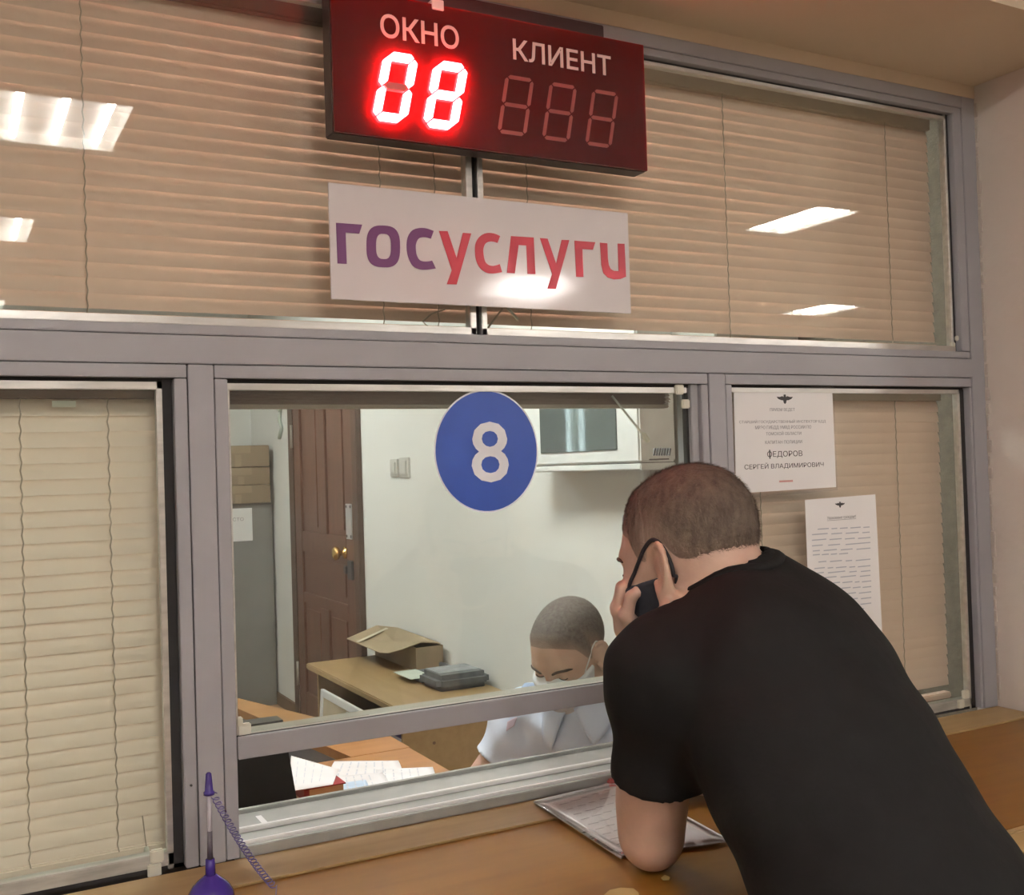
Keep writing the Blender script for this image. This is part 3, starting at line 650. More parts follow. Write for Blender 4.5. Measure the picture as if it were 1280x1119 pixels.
# ================================================================== LOCKER WITH BOXES
lk = empty('metal_locker', (1.5, 5.35, OF), 'grey metal locker standing in the far corner beside the door', 'locker')
LG = mat('grey_locker_enamel', (.22, .215, .205), .45, 0, .08, 4)
box('body', (1.15, 5.112, OF), (1.855, 5.60, 1.44), LG, lk, .004)
box('door', (1.165, 5.10, OF+.04), (1.835, 5.111, 1.425), LG, lk, .003)
box('handle', (1.20, 5.085, .95), (1.225, 5.10, 1.07), STEEL, lk, .003)
ls = empty('sheet_of_paper', (1.6, 5.098, 1.2), 'white sheet with one printed word stuck on the grey locker', 'paper')
box('sheet', (1.50, 5.0975, 1.20), (1.72, 5.0992, 1.41), WHITEP, ls)
text_obj('print_line', 'СТО', 1.595, 1.665, 1.33, 1.352, 5.097, GREYINK, ls, .0004)
cs = [(1.44, 1.558, 'lowest'), (1.558, 1.673, 'middle'), (1.673, 1.812, 'topmost')]
for (za, zb, lv) in cs:
    wv = {'lowest': 1.865, 'middle': 1.85, 'topmost': 1.86}[lv]
    r_ = empty('cardboard_box', (1.6, 5.3, za), 'flat brown cardboard box on the grey locker, %s of the stack' % lv, 'box', 'boxes stacked on the locker')
    Rb = rotz({'lowest': -.05, 'middle': .04, 'topmost': -.03}[lv]); cB = (1.6, 5.3, za)
    box('carton', (1.35, 5.07, za+.001), (wv-.02, 5.5, zb-.001), CARD, r_, .004, Rb, cB)
    box('flap', (1.37, 5.066, zb-.05), (wv-.14, 5.0695, zb-.004), CARDIN, r_, .001, Rb, cB)
    box('tape_strip', (1.62, 5.0685, za+.004), (1.66, 5.0695, zb-.06), CARDIN, r_, 0, Rb, cB)

# ================================================================== SIDE DESK
LW = mat('light_oak_laminate', (.31, .20, .09), .4, 0, .12, 4, stretch=(8, 1, 8), col2=(.37, .245, .115))
DT = .77
sd = empty('side_desk', (1.63, 2.4, OF), 'light oak side desk with open shelf against the white wall', 'desk')
box('desk_top', (1.40, 1.86, DT-.026), (RX-.016, 2.95, DT), LW, sd, .004)
box('end_panel', (1.43, 1.885, OF), (RX-.018, 1.905, DT-.027), LW, sd, .001)
box('end_panel', (1.43, 2.87, OF), (RX-.018, 2.89, DT-.027), LW, sd, .001)
box('back_panel', (RX-.036, 1.906, OF+.02), (RX-.018, 2.869, DT-.027), mat('dark_oak_back', (.14, .08, .04), .6), sd)
box('shelf', (1.44, 1.906, .50), (RX-.037, 2.869, .518), LW, sd, .001)
for zz in (.62, .40): MB().cyl((1.55, 1.8845, zz), (1.55, 1.883, zz), .006, 10).build('screw_cap', BROWN, sd)
MB().cyl((1.80, 1.8845, .66), (1.80, 1.883, .66), .006, 10).build('screw_cap', BROWN, sd)
# framed board leaning against it
fb = empty('framed_board', (1.33, 2.4, OF), 'white framed beige board leaning against the side desk', 'board')
Rl = Matrix.Rotation(math.radians(4), 3, 'Y'); cc = (1.355, 2.36, OF)
bw0, bw1, bz0, bz1 = 2.07, 2.70, OF+.003, .70
for lo, hi in (((1.345, bw0, bz0), (1.361, bw0+.03, bz1)), ((1.345, bw1-.03, bz0), (1.361, bw1, bz1)), ((1.345, bw0+.03, bz0), (1.361, bw1-.03, bz0+.03)), ((1.345, bw0+.03, bz1-.03), (1.361, bw1-.03, bz1))):
    box('frame_bar', lo, hi, WHITEP, fb, .002, Rl, cc)
box('panel', (1.350, bw0+.03, bz0+.03), (1.359, bw1-.03, bz1-.03), mat('beige_board', (.55, .47, .33), .6), fb, 0, Rl, cc)
for k in range(3):
    box('taped_note', (1.3475, 2.12+k*.09, .56), (1.3495, 2.195+k*.09, .665), mat('pale_grey_note', (.66, .68, .70), .6), fb, 0, Rl, cc)
# binders on the shelf
for k, (hh, m_, lab, nm, ct) in enumerate(((.03, mat('pale_binder', (.62, .66, .60), .5), 'pale green binder lying on the shelf, bottom of its pile', 'binder', 'binder'), (.034, mat('white_binder', (.70, .72, .74), .5), 'white binder lying on the shelf between two others', 'binder', 'binder'), (.05, mat('purple_binder', (.12, .10, .26), .5), 'dark purple binder lying on top of the shelf pile', 'binder', 'binder'))):
    zb = .518+[0, .0305, .065][k]
    r_ = empty(nm, (1.58, 2.05, zb), lab, ct, 'binders on the side desk shelf')
    MB().box((1.455, 1.93+.012*k, zb+.0003), (1.73, 2.17+.01*k, zb+.003), .0005).box((1.455, 1.93+.012*k, zb+hh-.003), (1.73, 2.17+.01*k, zb+hh), .0005).box((1.727, 1.93+.012*k, zb+.0003), (1.73, 2.17+.01*k, zb+hh)).build('cover', m_, r_)
    box('pages', (1.46, 1.935+.012*k, zb+.0031), (1.7265, 2.165+.01*k, zb+hh-.0031), WHITEP, r_)
# open carton on the side desk
oc = empty('open_carton', (1.78, 2.7, DT), 'long open cardboard carton with a raised flap on the side desk', 'box')
bx0, bx1, by0, by1, bh = 1.725, RX-.02, 2.45, 3.02, .10
by1 = 2.94
MB().box((bx0, by0, DT+.0005), (bx1, by1, DT+.004)).build('bottom', CARD, oc)
box('side', (bx0, by0, DT+.004), (bx0+.004, by1, DT+bh), CARD, oc); box('side', (bx1-.004, by0, DT+.004), (bx1, by1, DT+bh), CARD, oc)
box('end', (bx0+.004, by0, DT+.004), (bx1-.004, by0+.004, DT+bh), CARD, oc); box('end', (bx0+.004, by1-.004, DT+.004), (bx1-.004, by1, DT+bh), CARD, oc)
# lid flap: hinged on the wall side, tipped out over the front
z_ = DT+bh+.002
lid = [(bx1, by0-.0, z_+.0), (bx1, by1+.04, z_+.03), (bx1-.08, by1+.05, z_+.055), (bx0-.12, by1+.10, z_-.015), (bx0-.135, by0+.10, z_-.045), (bx0-.115, by0+.03, z_-.035), (bx0-.05, by0-.01, z_-.008), (bx1-.06, by0+.05, z_+.03)]
lid = [(bx1-.002, by0+.02, z_+.004), (bx1-.002, by1+.02, z_+.012), (bx0+.03, by1+.05, z_+.028), (bx0-.115, by1+.06, z_-.020), (bx0-.118, by0+.12, z_-.024), (bx0-.105, by0+.05, z_-.018), (bx0-.06, by0+.012, z_-.002), (bx0+.03, by0+.01, z_+.020)]
c0 = np.mean(lid, 0); V = [tuple(p) for p in lid]+[tuple(c0)]+[(p[0], p[1], p[2]-.003) for p in lid]+[(c0[0], c0[1], c0[2]-.003)]
nl = len(lid); Fc = [(i, (i+1) % nl, nl) for i in range(nl)]+[((i+1) % nl+nl+1, i+nl+1, 2*nl+1) for i in range(nl)]+[(i, i+nl+1, (i+1) % nl+nl+1, (i+1) % nl) for i in range(nl)]
fix_normals(mesh_obj('lid_flap', V, Fc, CARDIN, oc))
tp = [tuple(np.array(lid[7])*t+np.array(lid[6])*(1-t)) for t in (0, 1)]
a = np.array([bx0-.115, by1-.10, z_-.0185]); b = np.array([bx0+.03, by1-.10, z_+.030])
MB().prism([tuple(a), tuple(b), tuple(b+[0, .03, .0003]), tuple(a+[0, .03, .0003])], (0, 0, .001)).build('tape_strip', mat('pale_tape', (.66, .58, .44), .4), oc)
# low grey device
gd = empty('office_printer', (1.77, 2.2, DT), 'low dark grey desktop device with rounded corners on the side desk', 'printer')
GD = mat('dark_grey_plastic', (.10, .105, .11), .75, 0, .25, 18); GD2 = mat('mid_grey_plastic', (.25, .26, .27), .7, 0, .2, 18)
box('body', (1.625, 2.00, DT+.0005), (RX-.02, 2.20, DT+.062), GD, gd, .02)
box('top_cover', (1.65, 2.05, DT+.056), (RX-.04, 2.19, DT+.064), GD2, gd, .004)
box('paper_tray', (1.64, 2.201, DT+.004), (RX-.05, 2.40, DT+.02), GD, gd, .004)
box('tray_rim', (RX-.065, 2.20, DT+.02), (RX-.05, 2.40, DT+.04), GD, gd, .003)
pgs = box('sheet_of_paper', (1.60, 2.215, DT+.021), (1.70, 2.40, DT+.0225), mat('pale_green_paper', (.60, .66, .58), .6)); tag(pgs, 'pale green sheet lying on the printer tray', 'paper')

# ================================================================== OFFICER'S DESK
OD = mat('warm_brown_desk_laminate', (.33, .155, .05), .4, 0, .12, 4, stretch=(1, 8, 8), col2=(.39, .19, .065))
dk = empty('office_desk', (.4, .8, OF), 'warm brown office desk behind the hatch with a narrow return', 'desk')
box('desk_top', (-.75, .215, DT-.028), (1.235, 1.345, DT), OD, dk, .004)
fix_normals(MB().prism([(.862, 2.58, DT-.028), (.903, 2.58, DT-.028), (1.235, 1.52, DT-.028), (1.235, 1.346, DT-.028), (1.045, 1.346, DT-.028)], (0, 0, .028)).build('return_top', OD, dk))
fix_normals(MB().prism([(.862, 2.58, OF), (.872, 2.58, OF), (1.055, 1.346, OF), (1.045, 1.346, OF)], (0, 0, DT-.029-OF)).build('return_side', mat('slate_grey_panel', (.16, .16, .17), .5), dk))
box('side_panel', (-.74, .23, OF), (-.715, 1.33, DT-.029), OD, dk, .001); box('side_panel', (.60, .23, OF), (.625, 1.33, DT-.029), OD, dk, .001)
box('modesty_panel', (-.714, 1.30, OF+.15), (.599, 1.318, DT-.029), OD, dk, .001)
# monitor
mo = empty('computer_monitor', (.42, .42, DT), 'black computer monitor seen from behind, at the hatch sill', 'monitor')
MK = mat('black_monitor_plastic', (.022, .020, .019), .35)
a = onY(361, 942, .40); b = onY(372, 1005, .40)
Vm = []; top, bot = 1.13, .86
def mx(z): return b[0]+(a[0]-b[0])*(z-b[2])/(a[2]-b[2])
fix_normals(MB().prism([(.05, .40, bot), (mx(bot), .40, bot), (mx(top), .40, top), (.05, .40, top)], (0, .045, 0)).build('casing', MK, mo))
box('screen', (.07, .4455, bot+.02), (mx(top)-.03, .447, top-.02), mat('dark_screen', (.02, .025, .03), .15), mo)
box('stand_neck', (.27, .41, DT+.012), (.33, .43, bot+.05), MK, mo, .002); box('stand_foot', (.20, .33, DT+.0005), (.40, .50, DT+.012), MK, mo, .004)
# papers on the desk
def desk_paper(px4, z, m_, lab, lines=8, wave=.003):
    r_ = empty('sheet_of_paper', tuple(onZ(*px4[0], z)), lab, 'paper', 'papers on the office desk')
    flat_sheet('sheet', px4, z, m_, r_, .0006, wave, 8)
    c4 = [onZ(px, py, z) for px, py in px4]
    mb = MB()
    for k in range(lines):
        v = .15+.7*k/lines
        for j in range(4):
            u_ = .1+.2*j+random.uniform(0, .03); ww = random.uniform(.08, .17)
            q = lambda u, v: c4[0]*(1-u)*(1-v)+c4[1]*u*(1-v)+c4[2]*u*v+c4[3]*(1-u)*v
            A_, B_ = q(u_, v), q(u_+ww, v); dv = (q(u_, v+.02)-A_)
            mb.prism([tuple(A_), tuple(B_), tuple(B_+dv), tuple(A_+dv)], (0, 0, .0003))
    o = mb.build('print_line', mat('pale_print', (.66, .69, .74), .6), r_); o.location.z += wave+.001
    return r_
desk_paper([(360, 990), (364, 945), (424, 962), (416, 981)], DT+.036, WHITEP, 'crumpled white form lying over the red book on the office desk', 4, .006)
desk_paper([(405, 975), (418, 952), (498, 951), (505, 968)], DT+.001, WHITEP, 'white form lying farthest across the office desk', 6)
desk_paper([(470, 980), (470, 962), (541, 959), (546, 976)], DT+.003, mat('bright_paper', (.86, .87, .88), .6), 'white printed form beside the seated man on the office desk', 5)
desk_paper([(412, 992), (412, 972), (478, 966), (490, 986)], DT+.005, WHITEP, 'white form in the middle of the overlapping sheets', 5)
desk_paper([(414, 993), (420, 980), (457, 975), (463, 988)], DT+.007, mat('pale_blue_card', (.55, .70, .84), .5), 'pale blue card lying on the white forms', 3)
bk = empty('book', (.86, 1.05, DT), 'thick red-spined book with brown cover under the crumpled form', 'book')
a = onZ(388, 1001, DT)
box('pages', (.812, 1.005, DT+.003), (.905, 1.145, DT+.029), mat('tan_page_edges', (.52, .30, .15), .7), bk)
MB().box((.80, 1.0, DT+.0005), (.91, 1.15, DT+.003)).box((.80, 1.0, DT+.029), (.91, 1.15, DT+.032)).box((.797, 1.0, DT+.0005), (.811, 1.15, DT+.032)).build('cover', mat('dark_red_cover', (.28, .03, .03), .5), bk)
# office chair
ch = empty('office_chair', (1.56, .55, OF), 'black office chair under the seated man', 'chair')
CH = mat('black_chair_fabric', (.025, .025, .028), .8)
box('seat', (1.32, .33, OF+.40), (1.72, .78, OF+.455), CH, ch, .02)
box('backrest', (1.735, .36, OF+.55), (1.785, .75, OF+.80), CH, ch, .02)
MB().tube([(1.70, .55, OF+.41), (1.765, .55, OF+.44), (1.775, .55, OF+.60)], .015, 8).build('back_bar', DKS, ch, True)
MB().cyl((1.54, .55, OF+.08), (1.54, .55, OF+.40), .025, 12).build('column', DKS, ch, True)
for k in range(5):
    t = k*2*math.pi/5+.3; p = (1.54+.26*math.cos(t), .55+.26*math.sin(t), OF+.065)
    lg = MB().tube([(1.54, .55, OF+.10), p], [.02, .014], 8).build('leg', DKS, ch)
    MB().cyl((p[0]-.012, p[1], OF+.026), (p[0]+.012, p[1], OF+.026), .0255, 12).build('castor', DKS, lg)

# ================================================================== PEOPLE (smooth-blended implicit surfaces, meshed with surface nets)
def nrm(v): v = np.asarray(v, float); return v/np.linalg.norm(v)
def sd_cone(p, a, b, r1, r2):
    a = np.asarray(a, np.float32); b = np.asarray(b, np.float32); ba = b-a; l2 = float(ba@ba); pa = p-a
    h = np.clip(pa@ba/l2, 0, 1); return np.linalg.norm(pa-h[:, None]*ba, axis=1)-(r1+(r2-r1)*h)
def sd_ell(p, c, A, r):
    q = (p-np.asarray(c, np.float32))@np.asarray(A, np.float32).T; r = np.asarray(r, np.float32)
    k0 = np.linalg.norm(q/r, axis=1); k1 = np.linalg.norm(q/(r*r), axis=1)+1e-6
    return np.where(k0 < 1e-4, -r.min(), k0*(k0-1)/k1)
def smin(a, b, k):
    h = np.maximum(k-np.abs(a-b), 0)/k; return np.minimum(a, b)-h*h*k*.25
def smax(a, b, k): return -smin(-a, -b, k)
class Sdf:
    def __init__(s): s.ops = []
    def cone(s, a, b, r1, r2, k=.02): s.ops.append(('c', np.asarray(a, float), np.asarray(b, float), r1, r2, k)); return s
    def chain(s, pts, rs, k=.015):
        for i in range(len(pts)-1): s.cone(pts[i], pts[i+1], rs[i], rs[i+1], k if i == 0 else .004)
        return s
    def ell(s, c, A, r, k=.02, sub=False): s.ops.append(('e', np.asarray(c, float), np.asarray(A, float), np.asarray(r, float), sub, k)); return s
    def bounds(s, pad=.03):
        lo = np.full(3, 1e9); hi = -lo
        for o in s.ops:
            if o[0] == 'c':
                r = max(o[3], o[4]); lo = np.minimum(lo, np.minimum(o[1], o[2])-r); hi = np.maximum(hi, np.maximum(o[1], o[2])+r)
            elif not o[4]:
                r = o[3].max(); lo = np.minimum(lo, o[1]-r); hi = np.maximum(hi, o[1]+r)
        return lo-pad, hi+pad
    def __call__(s, p):
        p = p.astype(np.float32); d = np.full(len(p), .5, np.float32)
        for o in s.ops:
            if o[0] == 'c': c = (o[1]+o[2])/2; R_ = np.linalg.norm(o[1]-o[2])/2+max(o[3], o[4])
            else: c = o[1]; R_ = o[3].max()
            i = np.nonzero(((p-c.astype(np.float32))**2).sum(1) < (R_+.09)**2)[0]
            if len(i) == 0: continue
            v = sd_cone(p[i], *o[1:5]) if o[0] == 'c' else sd_ell(p[i], *o[1:4])
            if o[0] == 'e' and o[4]: d[i] = smax(d[i], -v.astype(np.float32), o[5])
            else: d[i] = smin(d[i], v.astype(np.float32), o[5])
        return d
def surfnet(f, lo, hi, h, B=6):
    H_ = B*h; n = np.ceil((hi-lo)/H_).astype(int)+1
    gi = np.stack(np.meshgrid(*[np.arange(k) for k in n], indexing='ij'), -1).reshape(-1, 3)
    v = f(lo+(gi+.5)*H_); blk = gi[np.abs(v) < H_*1.35]
    off = np.stack(np.meshgrid(*[np.arange(B+1)]*3, indexing='ij'), -1).reshape(-1, 3)
    ijk = (blk[:, None, :]*B+off[None]).reshape(-1, 3); S = np.int64(4096)
    key = (ijk[:, 0].astype(np.int64)*S+ijk[:, 1])*S+ijk[:, 2]
    key = np.unique(key); ii = np.stack([key//(S*S), (key//S) % S, key % S], 1)
    val = np.concatenate([f(lo+c_*h) for c_ in np.array_split(ii, max(1, len(ii)//400000))])
    co = np.array([[0, 0, 0], [1, 0, 0], [0, 1, 0], [1, 1, 0], [0, 0, 1], [1, 0, 1], [0, 1, 1], [1, 1, 1]])
    ck = (co[:, 0]*S+co[:, 1])*S+co[:, 2]
    idx = np.zeros((len(key), 8), np.int64); ok = np.ones(len(key), bool)
    for j in range(8):
        q = np.searchsorted(key, key+ck[j]); q2 = np.minimum(q, len(key)-1); ok &= key[q2] == key+ck[j]; idx[:, j] = q2
    cv = val[idx]; neg = (cv < 0).sum(1); ok &= (neg > 0) & (neg < 8)
    cells = np.nonzero(ok)[0]; cv = cv[cells]; base = ii[cells]
    acc = np.zeros((len(cells), 3)); cnt = np.zeros(len(cells))
    for a, b in ((0, 1), (2, 3), (4, 5), (6, 7), (0, 2), (1, 3), (4, 6), (5, 7), (0, 4), (1, 5), (2, 6), (3, 7)):
        va, vb = cv[:, a], cv[:, b]; m_ = (va < 0) != (vb < 0); t = np.where(m_, va/np.where(m_, va-vb, 1), 0)
        acc[m_] += co[a]+(co[b]-co[a])*t[m_][:, None]; cnt[m_] += 1
    V = lo+(base+acc/cnt[:, None])*h
    ckey = key[cells]; Fc = []
    for ax, (u, w_) in ((0, (1, 2)), (1, (2, 0)), (2, (0, 1))):
        e_ = np.zeros(3, int); e_[ax] = 1; j1 = int(e_[0]+e_[1]*2+e_[2]*4)
        m_ = np.nonzero((cv[:, 0] < 0) != (cv[:, j1] < 0))[0]
        du = np.zeros(3, np.int64); du[u] = 1; dw = np.zeros(3, np.int64); dw[w_] = 1
        ku = (du[0]*S+du[1])*S+du[2]; kw = (dw[0]*S+dw[1])*S+dw[2]
        q = []; good = np.ones(len(m_), bool)
        for dk_ in (0, -ku, -ku-kw, -kw):
            t = np.searchsorted(ckey, ckey[m_]+dk_); t = np.clip(t, 0, len(ckey)-1); good &= ckey[t] == ckey[m_]+dk_; q.append(t)
        Q = np.stack(q, 1)[good]; fl = cv[m_[good], 0] >= 0
        Q[fl] = Q[fl][:, ::-1]; Fc.append(Q)
    return V, np.concatenate(Fc)
def sdf_obj(name, f, lo, hi, h, material, parent, attr=None):
    V, Q = surfnet(f, np.asarray(lo, float), np.asarray(hi, float), h)
    me = bpy.data.meshes.new(name); base = np.array(world_loc(parent))
    me.vertices.add(len(V)); me.vertices.foreach_set('co', (V-base).astype(np.float32).ravel())
    me.loops.add(Q.size); me.loops.foreach_set('vertex_index', Q.astype(np.int32).ravel())
    me.polygons.add(len(Q)); me.polygons.foreach_set('loop_start', np.arange(0, Q.size, 4, dtype=np.int32)); me.polygons.foreach_set('loop_total', np.full(len(Q), 4, np.int32))
    me.polygons.foreach_set('use_smooth', np.ones(len(Q), bool)); me.update(calc_edges=True); me.validate()
    if attr is not None:
        at = me.attributes.new('fade', 'FLOAT', 'POINT'); at.data.foreach_set('value', attr(V).astype(np.float32))
    me.materials.append(material); o = link(bpy.data.objects.new(name, me)); o.parent = parent
    return o
def axes(az, pitch, roll=0.0):
    fh = np.array([math.sin(az), math.cos(az), 0]); z = np.array([0, 0, 1.0])
    f = math.cos(pitch)*fh-math.sin(pitch)*z; u = math.cos(pitch)*z+math.sin(pitch)*fh; l = np.cross(u, f)
    c, s_ = math.cos(roll), math.sin(roll); return np.array([f, c*l+s_*u, -s_*l+c*u])
class Head:
    def __init__(s, c, A, k=1.0): s.c = np.asarray(c, float); s.A = A; s.k = k
    def P(s, f, l, u): return s.c+(np.array([f, l, u])*s.k)@s.A
    def local(s, p): return ((p-s.c)@s.A.T)/s.k
    def base(s, S, skull=True):
        k = s.k
        S.ell(s.P(-.014, 0, .030), s.A, np.array([.099, .078, .087])*k, .02)
        S.ell(s.P(.036, 0, -.018), s.A, np.array([.058, .062, .086])*k, .05*k)
        S.ell(s.P(.034, 0, -.068), s.A, np.array([.050, .052, .046])*k, .03*k)
        return S
    def face(s, S, ears=True):
        k = s.k; s.base(S)
        S.ell(s.P(.070, 0, -.098), s.A, np.array([.020, .022, .018])*k, .03*k)
        S.ell(s.P(.080, 0, .022), s.A, np.array([.016, .048, .011])*k, .018*k)
        S.cone(s.P(.090, 0, .012), s.P(.113, 0, -.030), .008*k, .012*k, .014*k)
        for t in (-1, 1):
            S.ell(s.P(.102, t*.033, .0), s.A, np.array([.014, .018, .012])*k, .012*k, True)
            S.ell(s.P(.080, t*.033, .0), s.A, np.array([.0135, .014, .0115])*k, .004*k)
            S.ell(s.P(.066, t*.046, -.022), s.A, np.array([.024, .02, .018])*k, .02*k)
            S.ell(s.P(.104, t*.012, -.034), s.A, np.array([.010, .009, .008])*k, .008*k)
        S.cone(s.P(.090, -.020, -.058), s.P(.090, .020, -.058), .008*k, .008*k, .01*k)
        S.cone(s.P(.088, -.017, -.069), s.P(.088, .017, -.069), .008*k, .008*k, .008*k)
        if ears:
            for t in (-1, 1): s.ear(S, t)
        return S
    def ear(s, S, t):
        k = s.k; Rr = nrm(s.A[0]*.92-s.A[1]*t*.0+s.A[2]*.0)
        out = nrm(s.A[1]*t*.90+s.A[0]*.42); bk = nrm(np.cross(out, s.A[2])*(-t)); bk = nrm(-s.A[0]*.9+s.A[1]*t*.45)
        upv = nrm(s.A[2]+s.A[0]*-.18); nn = np.cross(bk, upv)
        Ax = np.array([bk, nn, upv]); Ax[1] = nrm(Ax[1]); c = s.P(-.010, t*.082, -.014)
        S.ell(c, Ax, np.array([.018, .0065, .032])*k, .006*k)
        o = out
        hp = []
        for a in np.linspace(-150, 110, 12):
            r = math.radians(a); hp.append(c+bk*(-.0)*k+(bk*.019*math.cos(r-math.pi/2+1.57)+upv*.033*math.sin(r))*k+o*.004*k)
        for i in range(len(hp)-1): S.cone(hp[i], hp[i+1], .0042*k, .0042*k, .003*k)
        S.ell(c-upv*.034*k+bk*-.004*k+o*.002*k, Ax, np.array([.009, .006, .010])*k, .006*k)
        S.ell(c+o*.010*k+bk*-.004*k-upv*.004*k, Ax, np.array([.009, .008, .014])*k, .005*k, True)
def hairline(f, pts):
    xs, ys = zip(*pts); return np.interp(f, xs, ys)

SKIN = mat('warm_skin', (.53, .345, .265), .5, 0, .06, 30, .12, 220, sss=.12, ssr=(1.0, .35, .2))
SKIN2 = mat('officer_skin', (.60, .40, .31), .5, 0, .06, 30, .12, 220, sss=.12, ssr=(1.0, .35, .2))
HAIR = mat('short_light_brown_hair', (.098, .068, .050), .6, 0, .0, 90, .9, 320, stretch=(1, 1, .35), col2=(.19, .14, .105))
HAIR2 = mat('cropped_greying_hair', (.125, .095, .085), .65, 0, .0, 140, .6, 500, col2=(.21, .175, .155))
BROW = mat('brown_eyebrow', (.07, .048, .036), .7)
TEE = mat('black_cotton', (.0075, .0071, .0070), .82, 0, .12, 40, .35, 30, spec=.25)
TROUS = mat('dark_trousers', (.014, .014, .017), .8, 0, .15, 40)
SHOE = mat('black_leather', (.015, .014, .013), .35)

def on_surf(pts, f, off):
    p = np.array(pts, float)
    for _ in range(6):
        d = f(p); gr = np.stack([(f(p+np.eye(3)[i]*.003)-d)/.003 for i in range(3)], 1); gr /= np.linalg.norm(gr, axis=1)[:, None]+1e-6
        p = p-(d-off)[:, None]*gr*.85
    return [tuple(q) for q in p]
def strands(hair_o, h_, name, m_, n, ln, lift, amin, seed):
    rg = np.random.default_rng(seed); me = hair_o.data; nv = len(me.vertices); V = np.zeros(nv*3, np.float32); me.vertices.foreach_get('co', V); V = V.reshape(-1, 3)
    Nn = np.zeros(nv*3, np.float32); me.vertices.foreach_get('normal', Nn); Nn = Nn.reshape(-1, 3); fa = np.zeros(nv, np.float32); me.attributes['fade'].data.foreach_get('value', fa)
    base = np.array(world_loc(hair_o.parent)); W = V+base; out = ((W-h_.c)*Nn).sum(1) > 0
    idx = np.nonzero((fa > amin) & out)[0]; idx = rg.choice(idx, min(n, len(idx)), replace=False)
    P_ = W[idx]; N_ = Nn[idx]; A_ = h_.A; g_ = -A_[0]*.7-A_[2]*.5+rg.normal(0, .35, (len(idx), 3)); g_ -= N_*(g_*N_).sum(1)[:, None]; g_ /= np.linalg.norm(g_, axis=1)[:, None]
    L_s = (ln*(.5+.8*rg.random(len(idx)))*(.35+.65*fa[idx]))[:, None]; sd = np.cross(N_, g_)*.0006; tip = P_+g_*L_s+N_*L_s*lift
    VV = np.concatenate([P_-sd-N_*.001, P_+sd-N_*.001, tip]); k = len(idx); Fc = np.stack([np.arange(k), np.arange(k)+k, np.arange(k)+2*k], 1)
    o = mesh_obj(name, VV, Fc, m_, hair_o.parent, False, base); o['kind'] = 'stuff'
    at = o.data.attributes.new('fade', 'FLOAT', 'POINT'); at.data.foreach_set('value', np.tile(fa[idx], 3).astype(np.float32)); return o
def add_fade(mt, low):
    nt = mt.node_tree; N = nt.nodes; L = nt.links; b = N['Principled BSDF']; src = b.inputs['Base Color'].links[0].from_socket
    at = N.new('ShaderNodeAttribute'); at.attribute_name = 'fade'; mx_ = N.new('ShaderNodeMix'); mx_.data_type = 'RGBA'
    L.new(at.outputs['Fac'], mx_.inputs['Factor']); mx_.inputs['A'].default_value = (*low, 1); L.new(src, mx_.inputs['B']); L.new(mx_.outputs['Result'], b.inputs['Base Color'])
add_fade(HAIR, (.36, .245, .185)); add_fade(HAIR2, (.36, .26, .21))
def brows(h_, m_, parent, f):
    for t in (-1, 1):
        MB().tube(on_surf(smooth_line([tuple(h_.P(.0975, t*.014, .0165)), tuple(h_.P(.0955, t*.030, .0215)), tuple(h_.P(.083, t*.046, .0205)), tuple(h_.P(.072, t*.056, .0135))], 4), f, .0008), [.002]+[.0032]*9+[.0024, .0018, .0012], 6).build('eyebrow', m_, parent, True)
def eyes(h_, parent, f):
    for t in (-1, 1): MB().tube(on_surf(smooth_line([tuple(h_.P(.0895, t*.022, -.0035)), tuple(h_.P(.0935, t*.033, -.0050)), tuple(h_.P(.0865, t*.045, -.0035))], 4), f, .0006), .0013, 5).build('eyelashes', BROW, parent, True)

# ---------------- the customer leaning on the counter
cu = empty('person', (1.0, -.75, 0), 'man in a black T-shirt and dark mask leaning with one elbow on the counter', 'person')
hd = Head(pt(861, 694, 1.63), axes(math.radians(-17), math.radians(17), math.radians(0)), 1.07)
neckb = pt(938, 762, 1.60)
shL = pt(828, 846, 1.50); elL = np.array([.916, -.380, CT+.044])
tr = np.array([math.cos(math.radians(-20)), -math.sin(math.radians(-20)), 0.0])
shR = neckb+tr*.185+np.array([0, .03, -.085])
hip = pt(1185, 1245, 1.27)
tu = nrm((neckb-[0, 0, .02])-hip); tf = nrm(np.cross(tu, tr)); tr2 = np.cross(tf, tu)
TA = np.array([tr2, tu, -tf]); L_ = np.linalg.norm(neckb-hip)
tp_ = lambda s_, f_=0.0, r_=0.0: hip+tu*L_*s_+(-tf if tf[1] < 0 else tf)*f_+tr2*r_
def torso(S, g=0.0, k=.07):
    S.ell(tp_(.72), TA, (.190+g, .20+g, .125+g), k)
    S.ell(tp_(.40, .0), TA, (.188+g, .21+g, .130+g), k)
    S.ell(tp_(.08), TA, (.192+g, .17+g, .135+g), k)
    S.cone(shL+tr*.02, shR-tr*.02, .060+g, .060+g, .05)
    S.cone(neckb-[0, 0, .015], shL, .060+g, .056+g, .05); S.cone(neckb-[0, 0, .015], shR, .060+g, .056+g, .05)
    S.ell(tp_(.84, -.05), TA, (.15+g, .11+g, .07+g), .05)
    return S
wrL = pt(806, 812, 1.635); 
elR = shR+np.array([.06, .10, -.26]); elR[2] = CT+.055; wrR = np.array([1.235, -.135, CT+.045])
body = Sdf(); hd.face(body)
body.cone(hd.P(-.035, 0, -.03), neckb-[0, 0, .02], .060, .068, .03)
torso(body)
body.cone(shL, elL+[0, 0, .016], .058, .049, .03); body.cone(elL, wrL, .043, .026, .015)
body.ell(elL*.75+wrL*.25, np.eye(3), (.044, .044, .06), .03)
body.cone(shR, elR, .055, .043, .03); body.cone(elR, wrR, .043, .027, .015)
